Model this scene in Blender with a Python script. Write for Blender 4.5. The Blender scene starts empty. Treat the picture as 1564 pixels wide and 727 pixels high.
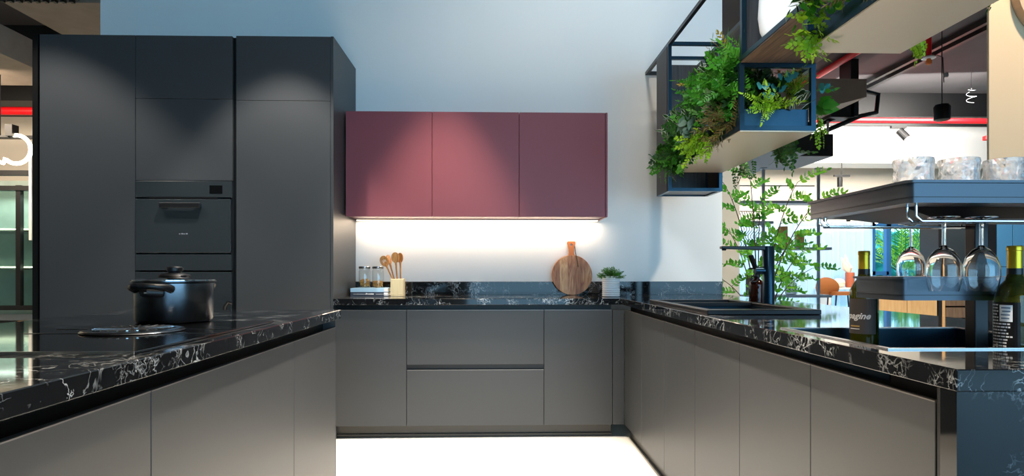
import bpy, bmesh, math, random
from mathutils import Vector, Matrix, Quaternion
random.seed(7)
sc = bpy.context.scene
COL = sc.collection

# ------------------------------------------------------------------ camera, sky, lights, exposure
YAW = math.atan(25/925)
cam_d = bpy.data.cameras.new('camera')
cam_d.sensor_width = 36; cam_d.lens = 925/1564*36
cam_d.shift_y = 51.5/1564
cam_d.clip_start = .05; cam_d.clip_end = 200
cam = bpy.data.objects.new('camera', cam_d); COL.objects.link(cam)
cam.location = (0, 0, 1.072); cam.rotation_euler = (math.pi/2, 0, -YAW)
sc.camera = cam

w = bpy.data.worlds.new('sky'); sc.world = w; w.use_nodes = True
bg = w.node_tree.nodes['Background']
bg.inputs[0].default_value = (.36, .70, 1.0, 1); bg.inputs[1].default_value = 5.2

def lamp(kind, name, loc, target, power, color, **kw):
    d = bpy.data.lights.new(name, kind); d.energy = power; d.color = color
    for k, v in kw.items(): setattr(d, k, v)
    o = bpy.data.objects.new(name, d); COL.objects.link(o)
    o.location = loc
    o.rotation_euler = (Vector(target)-Vector(loc)).to_track_quat('-Z', 'Y').to_euler()
    return o
WARM = (1, .82, .62); NEUT = (1, .93, .84)
# ceiling track spots of the kitchen plus added fill spots (all above the frame)
lamp('SPOT', 'spot_wall_cabinets', (-.36, 3.60, 3.60), (-.36, 3.63, 0), 820, WARM, spot_size=math.radians(45), spot_blend=.55, shadow_soft_size=.03)
lamp('SPOT', 'spot_tall_cabinets', (-1.34, 3.36, 3.05), (-1.34, 3.38, 0), 200, NEUT, spot_size=math.radians(74), spot_blend=.4, shadow_soft_size=.03)
lamp('SPOT', 'spot_tall_left', (-2.95, 3.05, 3.3), (-2.8, 3.45, 0), 190, NEUT, spot_size=math.radians(80), spot_blend=.4, shadow_soft_size=.03)
lamp('SPOT', 'spot_aisle_far', (.05, 2.6, 4.3), (.05, 2.5, 0), 1250, NEUT, spot_size=math.radians(46), spot_blend=.6, shadow_soft_size=.06)
lamp('SPOT', 'spot_aisle_near', (.05, 1.2, 4.3), (.05, 1.3, 0), 1250, WARM, spot_size=math.radians(50), spot_blend=.6, shadow_soft_size=.06)
lamp('SPOT', 'spot_wall_upper', (.9, 2.2, 4.3), (.9, 4.5, 2.4), 110, NEUT, spot_size=math.radians(80), spot_blend=.9, shadow_soft_size=.15)
lamp('SPOT', 'planter_fill_spot', (.1, .6, 3.0), (1.25, 2.85, 1.95), 330, (.92, .98, 1), spot_size=math.radians(24), spot_blend=.9, shadow_soft_size=.25)  # added fill without a fitting, brightens the planter front
lamp('SPOT', 'rack_fill_spot', (-.7, 1.1, 2.6), (1.0, 1.62, 1.02), 190, WARM, spot_size=math.radians(34), spot_blend=.7, shadow_soft_size=.06)  # added fill over the aisle, lifts the trays and bottle label
lamp('SPOT', 'spot_bulkhead', (2.9, 2.2, 4.3), (3.0, 3.4, 2.2), 520, WARM, spot_size=math.radians(80), spot_blend=.7, shadow_soft_size=.1)
# added area lights that brighten the showroom beyond the kitchen
lamp('AREA', 'showroom_fill_right', (6.5, 10.0, 3.9), (6.8, 13, 2.2), 420, NEUT, shape='RECTANGLE', size=4, size_y=1.2)
lamp('AREA', 'showroom_fill_left', (-6.5, 6.6, 3.0), (-6.6, 9.4, 1.6), 90, WARM, shape='RECTANGLE', size=2, size_y=.8)

sc.view_settings.view_transform = 'Standard'
sc.view_settings.look = 'None'
sc.view_settings.exposure = 0
sc.view_settings.gamma = 1
sc.view_settings.use_curve_mapping = False

# ------------------------------------------------------------------ materials
def lin(h):
    h = h.lstrip('#'); v = [int(h[i:i+2], 16)/255 for i in (0, 2, 4)]
    return tuple((x/12.92 if x <= .04045 else ((x+.055)/1.055)**2.4) for x in v)+(1,)
def mat(name, col, rough=.5, metal=0, trans=0, ior=1.45, emit=0, spec=.5, bump=0, bscale=200, coat=0, vary=0, vscale=6):
    m = bpy.data.materials.new(name); m.use_nodes = True
    nt = m.node_tree; p = nt.nodes['Principled BSDF']
    c = lin(col) if isinstance(col, str) else tuple(col)+(1,)
    p.inputs['Base Color'].default_value = c
    p.inputs['Roughness'].default_value = rough; p.inputs['Metallic'].default_value = metal
    p.inputs['Transmission Weight'].default_value = trans; p.inputs['IOR'].default_value = ior
    p.inputs['Specular IOR Level'].default_value = spec
    p.inputs['Coat Weight'].default_value = coat
    if emit:
        p.inputs['Emission Color'].default_value = c; p.inputs['Emission Strength'].default_value = emit
    if bump or vary:
        tc = nt.nodes.new('ShaderNodeTexCoord'); n = nt.nodes.new('ShaderNodeTexNoise')
        nt.links.new(tc.outputs['Object'], n.inputs['Vector'])
        if bump:
            n.inputs['Scale'].default_value = bscale
            b = nt.nodes.new('ShaderNodeBump'); b.inputs['Strength'].default_value = bump; b.inputs['Distance'].default_value = .002
            nt.links.new(n.outputs['Fac'], b.inputs['Height']); nt.links.new(b.outputs['Normal'], p.inputs['Normal'])
        if vary:
            n2 = nt.nodes.new('ShaderNodeTexNoise'); n2.inputs['Scale'].default_value = vscale
            nt.links.new(tc.outputs['Object'], n2.inputs['Vector'])
            r = nt.nodes.new('ShaderNodeValToRGB')
            r.color_ramp.elements[0].position = .3; r.color_ramp.elements[1].position = .7
            r.color_ramp.elements[0].color = tuple(x*(1-vary) for x in c[:3])+(1,)
            r.color_ramp.elements[1].color = tuple(min(1, x*(1+vary)) for x in c[:3])+(1,)
            nt.links.new(n2.outputs['Fac'], r.inputs[0]); nt.links.new(r.outputs[0], p.inputs['Base Color'])
    return m
def marble_mat(name='black_marble', dens=0, tone='#aab0b4'):
    m = bpy.data.materials.new(name); m.use_nodes = True
    nt = m.node_tree; N = nt.nodes; L = nt.links; p = N['Principled BSDF']
    tc = N.new('ShaderNodeTexCoord')
    def noise(scale, detail=4, dist=0):
        n = N.new('ShaderNodeTexNoise'); n.inputs['Scale'].default_value = scale
        n.inputs['Detail'].default_value = detail; n.inputs['Distortion'].default_value = dist
        L.new(tc.outputs['Object'], n.inputs['Vector']); return n
    def mth(op, a, b=None):
        x = N.new('ShaderNodeMath'); x.operation = op; x.use_clamp = False
        for i, v in enumerate((a, b)):
            if v is None: continue
            if isinstance(v, (int, float)): x.inputs[i].default_value = v
            else: L.new(v, x.inputs[i])
        return x.outputs[0]
    def vein(scale, width, detail=5, dist=.6):
        n = noise(scale, detail, dist)
        a = mth('ABSOLUTE', mth('SUBTRACT', n.outputs['Fac'], .5))
        r = N.new('ShaderNodeMapRange'); r.inputs['From Min'].default_value = 0; r.inputs['From Max'].default_value = width
        r.inputs['To Min'].default_value = 1; r.inputs['To Max'].default_value = 0
        L.new(a, r.inputs['Value']); return r.outputs[0]
    def mask(scale, lo, hi):
        n = noise(scale, 3)
        r = N.new('ShaderNodeMapRange'); r.inputs['From Min'].default_value = lo; r.inputs['From Max'].default_value = hi
        L.new(n.outputs['Fac'], r.inputs['Value']); return r.outputs[0]
    v1 = mth('MULTIPLY', vein(14, .012), mask(5, .55-dens, .66-dens))
    v2 = mth('MULTIPLY', vein(24, .022, 6, 1.0), mask(6, .55-dens, .68-dens))
    v3 = mth('MULTIPLY', vein(48, .04, 3, .4), mask(12, .56, .66))
    v = mth('MAXIMUM', mth('MAXIMUM', v1, v2), mth('MULTIPLY', v3, .45))
    mx = N.new('ShaderNodeMix'); mx.data_type = 'RGBA'
    mx.inputs[6].default_value = lin('#101215'); mx.inputs[7].default_value = lin(tone)
    L.new(v, mx.inputs[0]); L.new(mx.outputs[2], p.inputs['Base Color'])
    p.inputs['Roughness'].default_value = .055; p.inputs['Specular IOR Level'].default_value = .38
    return m
def wood_mat(name, dark, light, scale=14, rough=.45, axis='Z', dist=3, stretch=.06):
    m = bpy.data.materials.new(name); m.use_nodes = True
    nt = m.node_tree; N = nt.nodes; L = nt.links; p = N['Principled BSDF']
    tc = N.new('ShaderNodeTexCoord'); mp = N.new('ShaderNodeMapping')
    s = [1, 1, 1]; s['XYZ'.index(axis)] = stretch; mp.inputs['Scale'].default_value = s
    L.new(tc.outputs['Object'], mp.inputs['Vector'])
    n = N.new('ShaderNodeTexNoise'); n.inputs['Scale'].default_value = scale*2; n.inputs['Detail'].default_value = 6
    n.inputs['Distortion'].default_value = dist
    L.new(mp.outputs[0], n.inputs['Vector'])
    r = N.new('ShaderNodeValToRGB'); r.color_ramp.elements[0].position = .32; r.color_ramp.elements[1].position = .68
    r.color_ramp.elements[0].color = lin(dark); r.color_ramp.elements[1].color = lin(light)
    L.new(n.outputs['Fac'], r.inputs[0]); L.new(r.outputs[0], p.inputs['Base Color'])
    p.inputs['Roughness'].default_value = rough
    b = N.new('ShaderNodeBump'); b.inputs['Strength'].default_value = .15; b.inputs['Distance'].default_value = .002
    L.new(n.outputs['Fac'], b.inputs['Height']); L.new(b.outputs['Normal'], p.inputs['Normal'])
    return m
def leaf_mat(name, a, b, rough=.42):
    m = bpy.data.materials.new(name); m.use_nodes = True
    nt = m.node_tree; N = nt.nodes; L = nt.links; p = N['Principled BSDF']
    oi = N.new('ShaderNodeObjectInfo'); tc = N.new('ShaderNodeTexCoord')
    n = N.new('ShaderNodeTexNoise'); n.inputs['Scale'].default_value = 30
    L.new(tc.outputs['Object'], n.inputs['Vector'])
    ad = N.new('ShaderNodeMath'); ad.operation = 'ADD'; L.new(oi.outputs['Random'], ad.inputs[0]); L.new(n.outputs['Fac'], ad.inputs[1])
    hf = N.new('ShaderNodeMath'); hf.operation = 'MULTIPLY'; L.new(ad.outputs[0], hf.inputs[0]); hf.inputs[1].default_value = .5
    r = N.new('ShaderNodeValToRGB'); r.color_ramp.elements[0].position = .25; r.color_ramp.elements[1].position = .75
    r.color_ramp.elements[0].color = lin(a); r.color_ramp.elements[1].color = lin(b)
    L.new(hf.outputs[0], r.inputs[0]); L.new(r.outputs[0], p.inputs['Base Color'])
    p.inputs['Roughness'].default_value = rough
    tr = N.new('ShaderNodeBsdfTranslucent'); L.new(r.outputs[0], tr.inputs[0])
    mx = N.new('ShaderNodeMixShader'); mx.inputs[0].default_value = .25
    out = N['Material Output']; L.new(p.outputs[0], mx.inputs[1]); L.new(tr.outputs[0], mx.inputs[2]); L.new(mx.outputs[0], out.inputs[0])
    return m
M = dict(
    wall=mat('white_paint', '#e9ebea', .6, bump=.05), floor=mat('pale_floor', '#f1efe9', .28, bump=.02, bscale=30),
    ceil=mat('dark_ceiling', '#4a4a4d', .8, vary=.12, vscale=1.5), grey_white=mat('grey_white_paint', '#e4e6e4', .6),
    cream=mat('cream_paint', '#e6dccb', .6), teal_back=mat('teal_grey_back', '#a5b5ad', .5, vary=.15, vscale=4), beige=mat('beige_paint', '#cdb18f', .65), duct=mat('greige_duct', '#8a7c70', .6, vary=.08),
    door=mat('anthracite_lacquer', '#3a3c3e', .42, bump=.03, bscale=500), carc=mat('black_carcass', '#0d0e10', .5),
    plum=mat('plum_lacquer', '#763e48', .45, bump=.03, bscale=500),
    gola=mat('black_profile', '#050506', .4), alu=mat('edge_aluminium', '#8b8682', .35, .6),
    plinth=mat('dark_plinth', '#3e3c38', .35, .3), marble=marble_mat(dens=.02), marble_dense=marble_mat('black_marble_veined', .07, '#b4bbc0'), marble_calm=marble_mat('black_marble_calm', -.05, '#7d858c'),
    ovenglass=mat('oven_black_glass', '#2b3134', .16, coat=.5), oventrim=mat('oven_dark_metal', '#23272a', .3, .5),
    black=mat('matt_black_metal', '#121317', .35, .2), frame=mat('navy_black_metal', '#27404f', .28, .8),
    hob=mat('hob_black_glass', '#08090b', .06), steel=mat('brushed_steel', '#b6b8ba', .25, 1), chrome=mat('chrome', '#d5d8dc', .08, 1),
    darksteel=mat('dark_brushed_steel', '#666b71', .24, 1), plastic=mat('black_plastic', '#0f1012', .4),
    wood_dark=wood_mat('dark_wood', '#171718', '#343336', 10), wood_brown=wood_mat('brown_wood', '#211813', '#3a2b23', 14),
    wood_shelf=wood_mat('walnut_shelf', '#4a382e', '#7d6350', 16, axis='Y'),
    soffit=mat('satin_greige_metal', '#c9bba6', .36, .15),
    walnut=wood_mat('walnut', '#8a5a38', '#c18f62', 30), acacia=wood_mat('acacia', '#8a5536', '#c59a70', 12),
    acacia2=wood_mat('acacia_light', '#a8794f', '#d3ad82', 14), acacia3=wood_mat('acacia_dark', '#7a4a2e', '#a87650', 14),
    acacia_edge=mat('board_edge_wood', '#b06a3a', .5),
    spoonw=wood_mat('olive_wood', '#a0622a', '#d69a55', 30), holder=wood_mat('pale_wood', '#c4b58c', '#d8caa4', 10),
    glass=mat('clear_glass', (1, 1, 1), 0, trans=1, ior=1.45), crystal=mat('cut_crystal', (.95, .97, 1), 0.12, trans=.8, ior=1.45),
    bottle=mat('green_bottle_glass', (.09, .095, .01), .02, trans=.7, ior=1.5), amber=mat('amber_glass', '#3a1408', .05, trans=.35),
    gold=mat('gold_capsule', '#c9a72c', .3, .8), foil=mat('black_foil', '#0d0d0e', .35), label=mat('dark_label', '#3b3634', .6),
    print_white=mat('white_print', '#eeeeee', .6), print_gold=mat('gold_print', '#a98a4a', .5), print_blue=mat('blue_grey_print', '#6c7c92', .6),
    white_cer=mat('white_ceramic', '#eef0f2', .35), bookblue=mat('pale_blue_cover', '#a9cfe8', .5), bookdark=mat('slate_cover', '#3a4352', .5),
    paper=mat('paper', '#e9e6e4', .8, bump=.2, bscale=300), pasta=mat('pasta', '#e0a550', .6, vary=.15, vscale=40),
    red=mat('red_pipe_paint', '#d8121a', .35), orange=mat('orange_cap', '#e07a2c', .5),
    led=mat('warm_led', (1, .78, .55), emit=5), led_ring=mat('ring_led', (1, .86, .62), emit=9), bulb=mat('spot_lamp', (1, .93, .85), emit=12),
    soil=mat('dark_soil', '#1c1712', .9, bump=.6, bscale=60), trough=mat('blue_black_liner', '#2a4a5e', .35, .7),
    brown_leather=mat('cognac_upholstery', '#8f5527', .55), navy=mat('navy_metal', '#101c48', .4, .3), terracotta=mat('terracotta_glaze', '#a5573b', .5),
    pampas=mat('pampas', '#ead2bd', .9), tabletop=mat('pale_oak_top', '#e6dccf', .5), tan=wood_mat('tan_oak', '#c79a62', '#d6ad78', 8),
    brownoak=wood_mat('brown_oak', '#5f4a38', '#7d634b', 8), bluepanel=mat('blue_grey_panel', '#4a86b0', .35), blueframe=mat('blue_window_frame', '#2b5f90', .4),
    rack=mat('taupe_metal', '#454c54', .3, .75), shelfgrey=mat('grey_shelf_metal', '#8d9197', .4), pane=mat('window_glass', (.92, .98, 1), 0, trans=1, ior=1.05),
    greenglass=mat('cabinet_glass', (.75, .92, .88), 0.02, trans=1, ior=1.1), hedge=mat('hedge_leaves', '#2c8a80', .8, vary=.5, vscale=3),
    whitebox=mat('white_lamp', '#f3efe8', .5), rim=mat('beige_rim', '#b79c80', .5),
    stem=mat('brown_stem', '#4a3a22', .7), stem_g=mat('green_stem', '#4c6a25', .6), ground=mat('outdoor_paving', '#8f9a96', .9, vary=.2),
    L_dark=leaf_mat('leaf_dark_green', '#173f12', '#2f6a1c'), L_mid=leaf_mat('leaf_mid_green', '#2f7a1c', '#57a32a'), L_lime=leaf_mat('leaf_lime', '#6fa81c', '#a8cf2c'),
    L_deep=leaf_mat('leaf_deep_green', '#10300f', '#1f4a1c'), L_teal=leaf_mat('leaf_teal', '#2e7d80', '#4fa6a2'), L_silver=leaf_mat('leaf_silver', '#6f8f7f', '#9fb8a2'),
    L_yellow=leaf_mat('leaf_yellow', '#a08a1e', '#c9b03a'), L_brown=leaf_mat('leaf_brown', '#4a3a1c', '#7a6230'), L_white=leaf_mat('leaf_white_edge', '#d6dccb', '#eef2e4'),
    L_tree=leaf_mat('leaf_fresh_green', '#4a9c24', '#93d03e'), L_palm=leaf_mat('leaf_palm', '#7fa81c', '#c9d93a'), petal_red=mat('red_petal', '#d8421c', .5),
)
def thin_glass(name, col, rough=.0, refl=1.0):
    m = bpy.data.materials.new(name); m.use_nodes = True; nt = m.node_tree; N = nt.nodes; L = nt.links
    N.remove(N['Principled BSDF']); tp = N.new('ShaderNodeBsdfTransparent'); tp.inputs[0].default_value = tuple(col)+(1,)
    gl = N.new('ShaderNodeBsdfGlossy'); gl.inputs['Roughness'].default_value = rough
    lw0 = N.new('ShaderNodeLayerWeight'); lw0.inputs[0].default_value = .5
    pw = N.new('ShaderNodeMath'); pw.operation = 'POWER'; pw.inputs[1].default_value = 4; L.new(lw0.outputs['Facing'], pw.inputs[0])
    lw = N.new('ShaderNodeMath'); lw.operation = 'MULTIPLY_ADD'; lw.inputs[1].default_value = .7; lw.inputs[2].default_value = .05; L.new(pw.outputs[0], lw.inputs[0])
    mu = N.new('ShaderNodeMath'); mu.operation = 'MULTIPLY'; mu.inputs[1].default_value = refl; L.new(lw.outputs[0], mu.inputs[0])
    mx = N.new('ShaderNodeMixShader'); L.new(mu.outputs[0], mx.inputs[0]); L.new(tp.outputs[0], mx.inputs[1]); L.new(gl.outputs[0], mx.inputs[2])
    L.new(mx.outputs[0], N['Material Output'].inputs[0]); return m
M['thin'] = thin_glass('thin_clear_glass', (.97, .98, .98)); M['pane'] = thin_glass('window_pane', (.96, .99, 1)); M['greenglass'] = thin_glass('cabinet_pane', (.80, .93, .90))
sheer = bpy.data.materials.new('sheer_fabric'); sheer.use_nodes = True
_n = sheer.node_tree; _p = _n.nodes['Principled BSDF']; _p.inputs['Base Color'].default_value = lin('#e8f3fa'); _p.inputs['Roughness'].default_value = .9
_t = _n.nodes.new('ShaderNodeBsdfTranslucent'); _t.inputs[0].default_value = lin('#eef8ff')
_tp = _n.nodes.new('ShaderNodeBsdfTransparent'); _m = _n.nodes.new('ShaderNodeMixShader'); _m.inputs[0].default_value = .6
_m2 = _n.nodes.new('ShaderNodeMixShader'); _m2.inputs[0].default_value = .25
_n.links.new(_p.outputs[0], _m.inputs[1]); _n.links.new(_t.outputs[0], _m.inputs[2]); _n.links.new(_m.outputs[0], _m2.inputs[1]); _n.links.new(_tp.outputs[0], _m2.inputs[2])
_n.links.new(_m2.outputs[0], _n.nodes['Material Output'].inputs[0])
M['sheer'] = sheer

# ------------------------------------------------------------------ geometry helpers
class MB:
    def __init__(s): s.v = []; s.f = []; s.mi = []
    def add(s, vs, fs, mi=0):
        b = len(s.v); s.v += [tuple(v) for v in vs]; s.f += [tuple(i+b for i in f) for f in fs]; s.mi += [mi]*len(fs); return s
    def bm(s, bm, mi=0):
        bm.verts.index_update(); s.add([v.co[:] for v in bm.verts], [[v.index for v in f.verts] for f in bm.faces], mi); bm.free(); return s
    def box(s, x0, x1, y0, y1, z0, z1, bev=0, mi=0, seg=1):
        bm = bmesh.new()
        bmesh.ops.create_cube(bm, size=1, matrix=Matrix.Translation(((x0+x1)/2, (y0+y1)/2, (z0+z1)/2)) @ Matrix.Diagonal((abs(x1-x0), abs(y1-y0), abs(z1-z0), 1)))
        if bev: bmesh.ops.bevel(bm, geom=bm.edges[:], offset=bev, segments=seg, affect='EDGES', profile=.5)
        return s.bm(bm, mi)
    def rbox(s, x0, x1, y0, y1, z0, z1, r, n=5, mi=0):        # vertical edges rounded
        pts = []
        for cx, cy, a0 in ((x1-r, y1-r, 0), (x0+r, y1-r, 90), (x0+r, y0+r, 180), (x1-r, y0+r, 270)):
            for k in range(n+1):
                a = math.radians(a0+90*k/n); pts.append((cx+r*math.cos(a), cy+r*math.sin(a)))
        return s.prism(pts, z0, z1, mi)
    def prism(s, pts, z0, z1, mi=0):
        n = len(pts); vs = [(x, y, z0) for x, y in pts]+[(x, y, z1) for x, y in pts]
        fs = [tuple(range(n))[::-1], tuple(range(n, 2*n))]+[(i, (i+1) % n, n+(i+1) % n, n+i) for i in range(n)]
        return s.add(vs, fs, mi)
    def bar(s, a, b, wd, ht=None, mi=0):
        a = Vector(a); b = Vector(b); ht = ht or wd; d = (b-a)
        q = d.to_track_quat('Z', 'Y') if d.length else Quaternion()
        vs = []
        for t in (0, d.length):
            for sx, sy in ((-1, -1), (1, -1), (1, 1), (-1, 1)):
                vs.append(a+q @ Vector((sx*wd/2, sy*ht/2, t)))
        return s.add(vs, [(3, 2, 1, 0), (4, 5, 6, 7), (0, 1, 5, 4), (1, 2, 6, 5), (2, 3, 7, 6), (3, 0, 4, 7)], mi)
    def tube(s, pts, r, n=8, cap=True, mi=0):
        pts = [Vector(p) for p in pts]; rs = r if isinstance(r, (list, tuple)) else [r]*len(pts)
        vs = []; fs = []; up = Vector((0, 0, 1)); prev = None
        for i, p in enumerate(pts):
            t = (pts[min(i+1, len(pts)-1)]-pts[max(i-1, 0)]).normalized()
            if prev is None:
                u = t.orthogonal().normalized()
            else:
                u = (prev-t*prev.dot(t)); u = u.normalized() if u.length > 1e-6 else t.orthogonal().normalized()
            prev = u; w2 = t.cross(u)
            for k in range(n):
                a = 2*math.pi*k/n; vs.append(p+(u*math.cos(a)+w2*math.sin(a))*rs[i])
        for i in range(len(pts)-1):
            for k in range(n):
                fs.append((i*n+k, i*n+(k+1) % n, (i+1)*n+(k+1) % n, (i+1)*n+k))
        if cap: fs += [tuple(range(n))[::-1], tuple(range((len(pts)-1)*n, len(pts)*n))]
        return s.add(vs, fs, mi)
    def lathe(s, prof, c=(0, 0, 0), n=24, mi=0, closed=False):
        vs = []; fs = []; m = len(prof)
        for r, z in prof:
            for k in range(n):
                a = 2*math.pi*k/n; vs.append((c[0]+r*math.cos(a), c[1]+r*math.sin(a), c[2]+z))
        for i in range(m if closed else m-1):
            j = (i+1) % m
            for k in range(n): fs.append((i*n+k, i*n+(k+1) % n, j*n+(k+1) % n, j*n+k))
        if not closed: fs += [tuple(range(n))[::-1], tuple(range((m-1)*n, m*n))]
        return s.add(vs, fs, mi)
    def slab(s, xs, ys, solid, z0, z1):                       # grid slab with openings
        vi = {}; vs = []; fs = []
        def V(i, j, z):
            k = (i, j, z)
            if k not in vi: vi[k] = len(vs); vs.append((xs[i], ys[j], z))
            return vi[k]
        nx, ny = len(xs)-1, len(ys)-1
        ok = lambda i, j: 0 <= i < nx and 0 <= j < ny and solid(i, j)
        for i in range(nx):
            for j in range(ny):
                if not ok(i, j): continue
                fs.append((V(i, j, z1), V(i+1, j, z1), V(i+1, j+1, z1), V(i, j+1, z1)))
                fs.append((V(i, j+1, z0), V(i+1, j+1, z0), V(i+1, j, z0), V(i, j, z0)))
                for di, dj, a, b in ((-1, 0, (i, j+1), (i, j)), (1, 0, (i+1, j), (i+1, j+1)), (0, -1, (i, j), (i+1, j)), (0, 1, (i+1, j+1), (i, j+1))):
                    if not ok(i+di, j+dj): fs.append((V(*a, z0), V(*b, z0), V(*b, z1), V(*a, z1)))
        return s.add(vs, fs)
    def build(s, name, m, parent=None, smooth=False, bevel=0, off=None):
        me = bpy.data.meshes.new(name)
        o3 = Vector(off) if off is not None else (world_loc(parent) if parent is not None else Vector((0, 0, 0)))
        me.from_pydata([Vector(v)-o3 for v in s.v], [], s.f)
        for mm in (m if isinstance(m, list) else [m]): me.materials.append(M[mm] if isinstance(mm, str) else mm)
        me.polygons.foreach_set('material_index', s.mi)
        if smooth:
            me.polygons.foreach_set('use_smooth', [True]*len(me.polygons))
        me.update()
        if smooth: me.set_sharp_from_angle(angle=math.radians(40))
        o = bpy.data.objects.new(name, me); COL.objects.link(o)
        if parent is not None: o.parent = parent
        if bevel:
            b = o.modifiers.new('bevel', 'BEVEL'); b.width = bevel; b.segments = 2; b.limit_method = 'ANGLE'
        return o
def world_loc(o):
    v = Vector((0, 0, 0))
    while o is not None: v += o.location; o = o.parent
    return v
def tag(o, label=None, cat=None, group=None, kind=None):
    if label: o['label'] = label
    if cat: o['category'] = cat
    if group: o['group'] = group
    if kind: o['kind'] = kind
    return o
def thing(name, label, cat, loc=(0, 0, 0), group=None):
    o = bpy.data.objects.new(name, None); COL.objects.link(o); o.location = loc; o.empty_display_size = .05
    return tag(o, label, cat, group)
def solo(mb, name, m, label, cat, loc=(0, 0, 0), group=None, **kw):   # a thing that is one mesh, vertices in world space
    o = mb.build(name, m, None, off=loc, **kw); o.location = loc
    return tag(o, label, cat, group)
def struct(mb, name, m, parent=None, **kw):
    o = mb.build(name, m, parent, **kw)
    if parent is None: o['kind'] = 'structure'
    return o
def shape2d(outlines, depth, bevel=0):                        # flat outline with holes, in the xy plane, as (verts, faces)
    cu = bpy.data.curves.new('outline', 'CURVE'); cu.dimensions = '2D'; cu.fill_mode = 'BOTH'; cu.extrude = depth/2; cu.bevel_depth = bevel; cu.bevel_resolution = 1
    for pts in outlines:
        sp = cu.splines.new('POLY'); sp.points.add(len(pts)-1); sp.use_cyclic_u = True
        for p, q in zip(sp.points, pts): p.co = (q[0], q[1], 0, 1)
    return _mesh_of(cu)
def _mesh_of(cu):
    ob = bpy.data.objects.new('outline', cu); COL.objects.link(ob)
    dg = bpy.context.evaluated_depsgraph_get(); me = bpy.data.meshes.new_from_object(ob.evaluated_get(dg))
    r = ([v.co.copy() for v in me.vertices], [tuple(p.vertices) for p in me.polygons])
    bpy.data.objects.remove(ob); bpy.data.curves.remove(cu); bpy.data.meshes.remove(me)
    return r
def text2d(body, size, shear=0):
    cu = bpy.data.curves.new('lettering', 'FONT'); cu.body = body; cu.size = size; cu.shear = shear; cu.extrude = .0001; cu.resolution_u = 3
    cu.align_x = 'CENTER'; cu.offset = size*.028
    return _mesh_of(cu)
def ell(cx, cy, rx, ry, n=24): return [(cx+rx*math.cos(2*math.pi*k/n), cy+ry*math.sin(2*math.pi*k/n)) for k in range(n)]

# ------------------------------------------------------------------ setting
struct(MB().box(-9, 14, -5, 13.2, -.1, 0), 'floor', 'floor')
struct(MB().box(-9, 14, -5, 13.2, 4.5, 4.6), 'ceiling', 'ceil')
struct(MB().box(-2.89, 1.703, 4.51, 4.63, 0, 4.5), 'wall_back', 'wall')
struct(MB().box(-9.1, -9, -5, 13.2, 0, 4.5), 'wall_left', 'cream')
struct(MB().box(14, 14.1, -5, 13.2, 0, 4.5), 'wall_right', 'grey_white')
struct(MB().box(-9, -2.0, 9.5, 9.62, 0, 4.5), 'wall_far_left', 'cream')
struct(MB().box(2.10, 2.442, 6.0, 6.1, 0, 2.46), 'wall_column', 'cream')
ff = MB().box(-9, -.6, -5.1, -5, 0, 4.5).box(8.5, 14, -5.1, -5, 0, 4.5).box(-.6, 8.5, -5.1, -5, 3.9, 4.5).box(-.6, 8.5, -5.1, -5, 0, .15)
for x in (2.2, 5.3): ff.box(x, x+.1, -5.1, -5, .15, 3.9)
struct(ff, 'wall_front_unseen', 'cream')  # unseen wall behind the camera, its opening sized to shape the daylight
fw = MB().box(-2, 4.6, 13, 13.2, 0, 4.5).box(4.6, 14, 13, 13.2, 2.15, 4.5).box(4.6, 14, 13, 13.2, 0, .12).box(10.2, 14, 13, 13.2, .12, 2.15)
struct(fw, 'wall_far', 'cream')
struct(MB().box(2.442, 13.9, 12.0, 12.6, 3.26, 4.5), 'trim_1', 'grey_white')
struct(MB().box(2.83, 6.5, 3.4, 3.415, 1.60, 4.5), 'wall_bulkhead', 'beige')
wf = MB()
for x in (4.6, 6.4, 8.2, 8.55, 9.6, 10.12): wf.box(x, x+.10, 13.02, 13.14, .12, 2.15)
wf.box(4.6, 10.2, 13.02, 13.14, .12, .2).box(4.6, 10.2, 13.02, 13.14, 2.07, 2.15).box(4.6, 8.6, 13.02, 13.14, 1.0, 1.08)
wfo = struct(wf, 'window_1', 'blueframe')
for k, (a, b) in enumerate(((4.7, 6.4), (6.5, 8.2), (8.65, 9.6), (9.7, 10.12))):
    p = MB().box(a, b, 13.07, 13.08, .2, 2.07).build('pane', 'pane', wfo)
struct(MB().box(-30, 40, 13.2, 60, -.12, -.02), 'ground_outside', 'ground')
# exposed ceiling structure
struct(MB().box(4.3, 5.6, 5, 11.9, 4.25, 4.5), 'trim_2', 'ceil')
struct(MB().box(2.6, 13.9, 11.4, 12.0, 4.05, 4.5), 'trim_3', 'carc')
struct(MB().box(-9, -2.9, 8.6, 9.5, 3.45, 4.5), 'trim_4', 'carc')

# ------------------------------------------------------------------ marble worktops
solo(MB().box(-1.031, .812, 3.876, 4.49, .86, .90, .002), 'worktop', 'marble_dense', 'black marble worktop of the back run under the plum wall cabinets', 'worktop', (-.1, 4.2, .86))
xs = [.812, .872, 1.27, 1.395, 1.72]; ys = [1.045, 1.318, 1.80, 2.44, 3.26, 4.49]
def rsolid(i, j): return not ((i in (1, 2) and j == 1) or (i == 1 and j == 3))
mbw = MB().slab(xs, ys, rsolid, .86, .90)
solo(mbw, 'worktop', 'marble', 'black marble worktop of the right run holding sink and glass rack', 'worktop', (1.26, 2.8, .86), bevel=.002)
solo(MB().box(.812, 1.72, 1.0452, 1.085, 0, .8602), 'end_panel', 'marble_calm', 'black marble waterfall panel at the near end of the right run', 'panel', (1.26, 1.06, 0))
solo(MB().box(-1.031, 1.70, 4.49, 4.509, .9, .999, .001), 'backsplash', 'marble_dense', 'low black marble upstand along the white back wall', 'backsplash', (.3, 4.5, .9))
solo(MB().box(-1.655, -.70, .2, 2.765, .86, .90, .002), 'worktop', 'marble', 'black marble island worktop carrying the hob and the pot', 'worktop', (-1.18, 1.5, .86))

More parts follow.
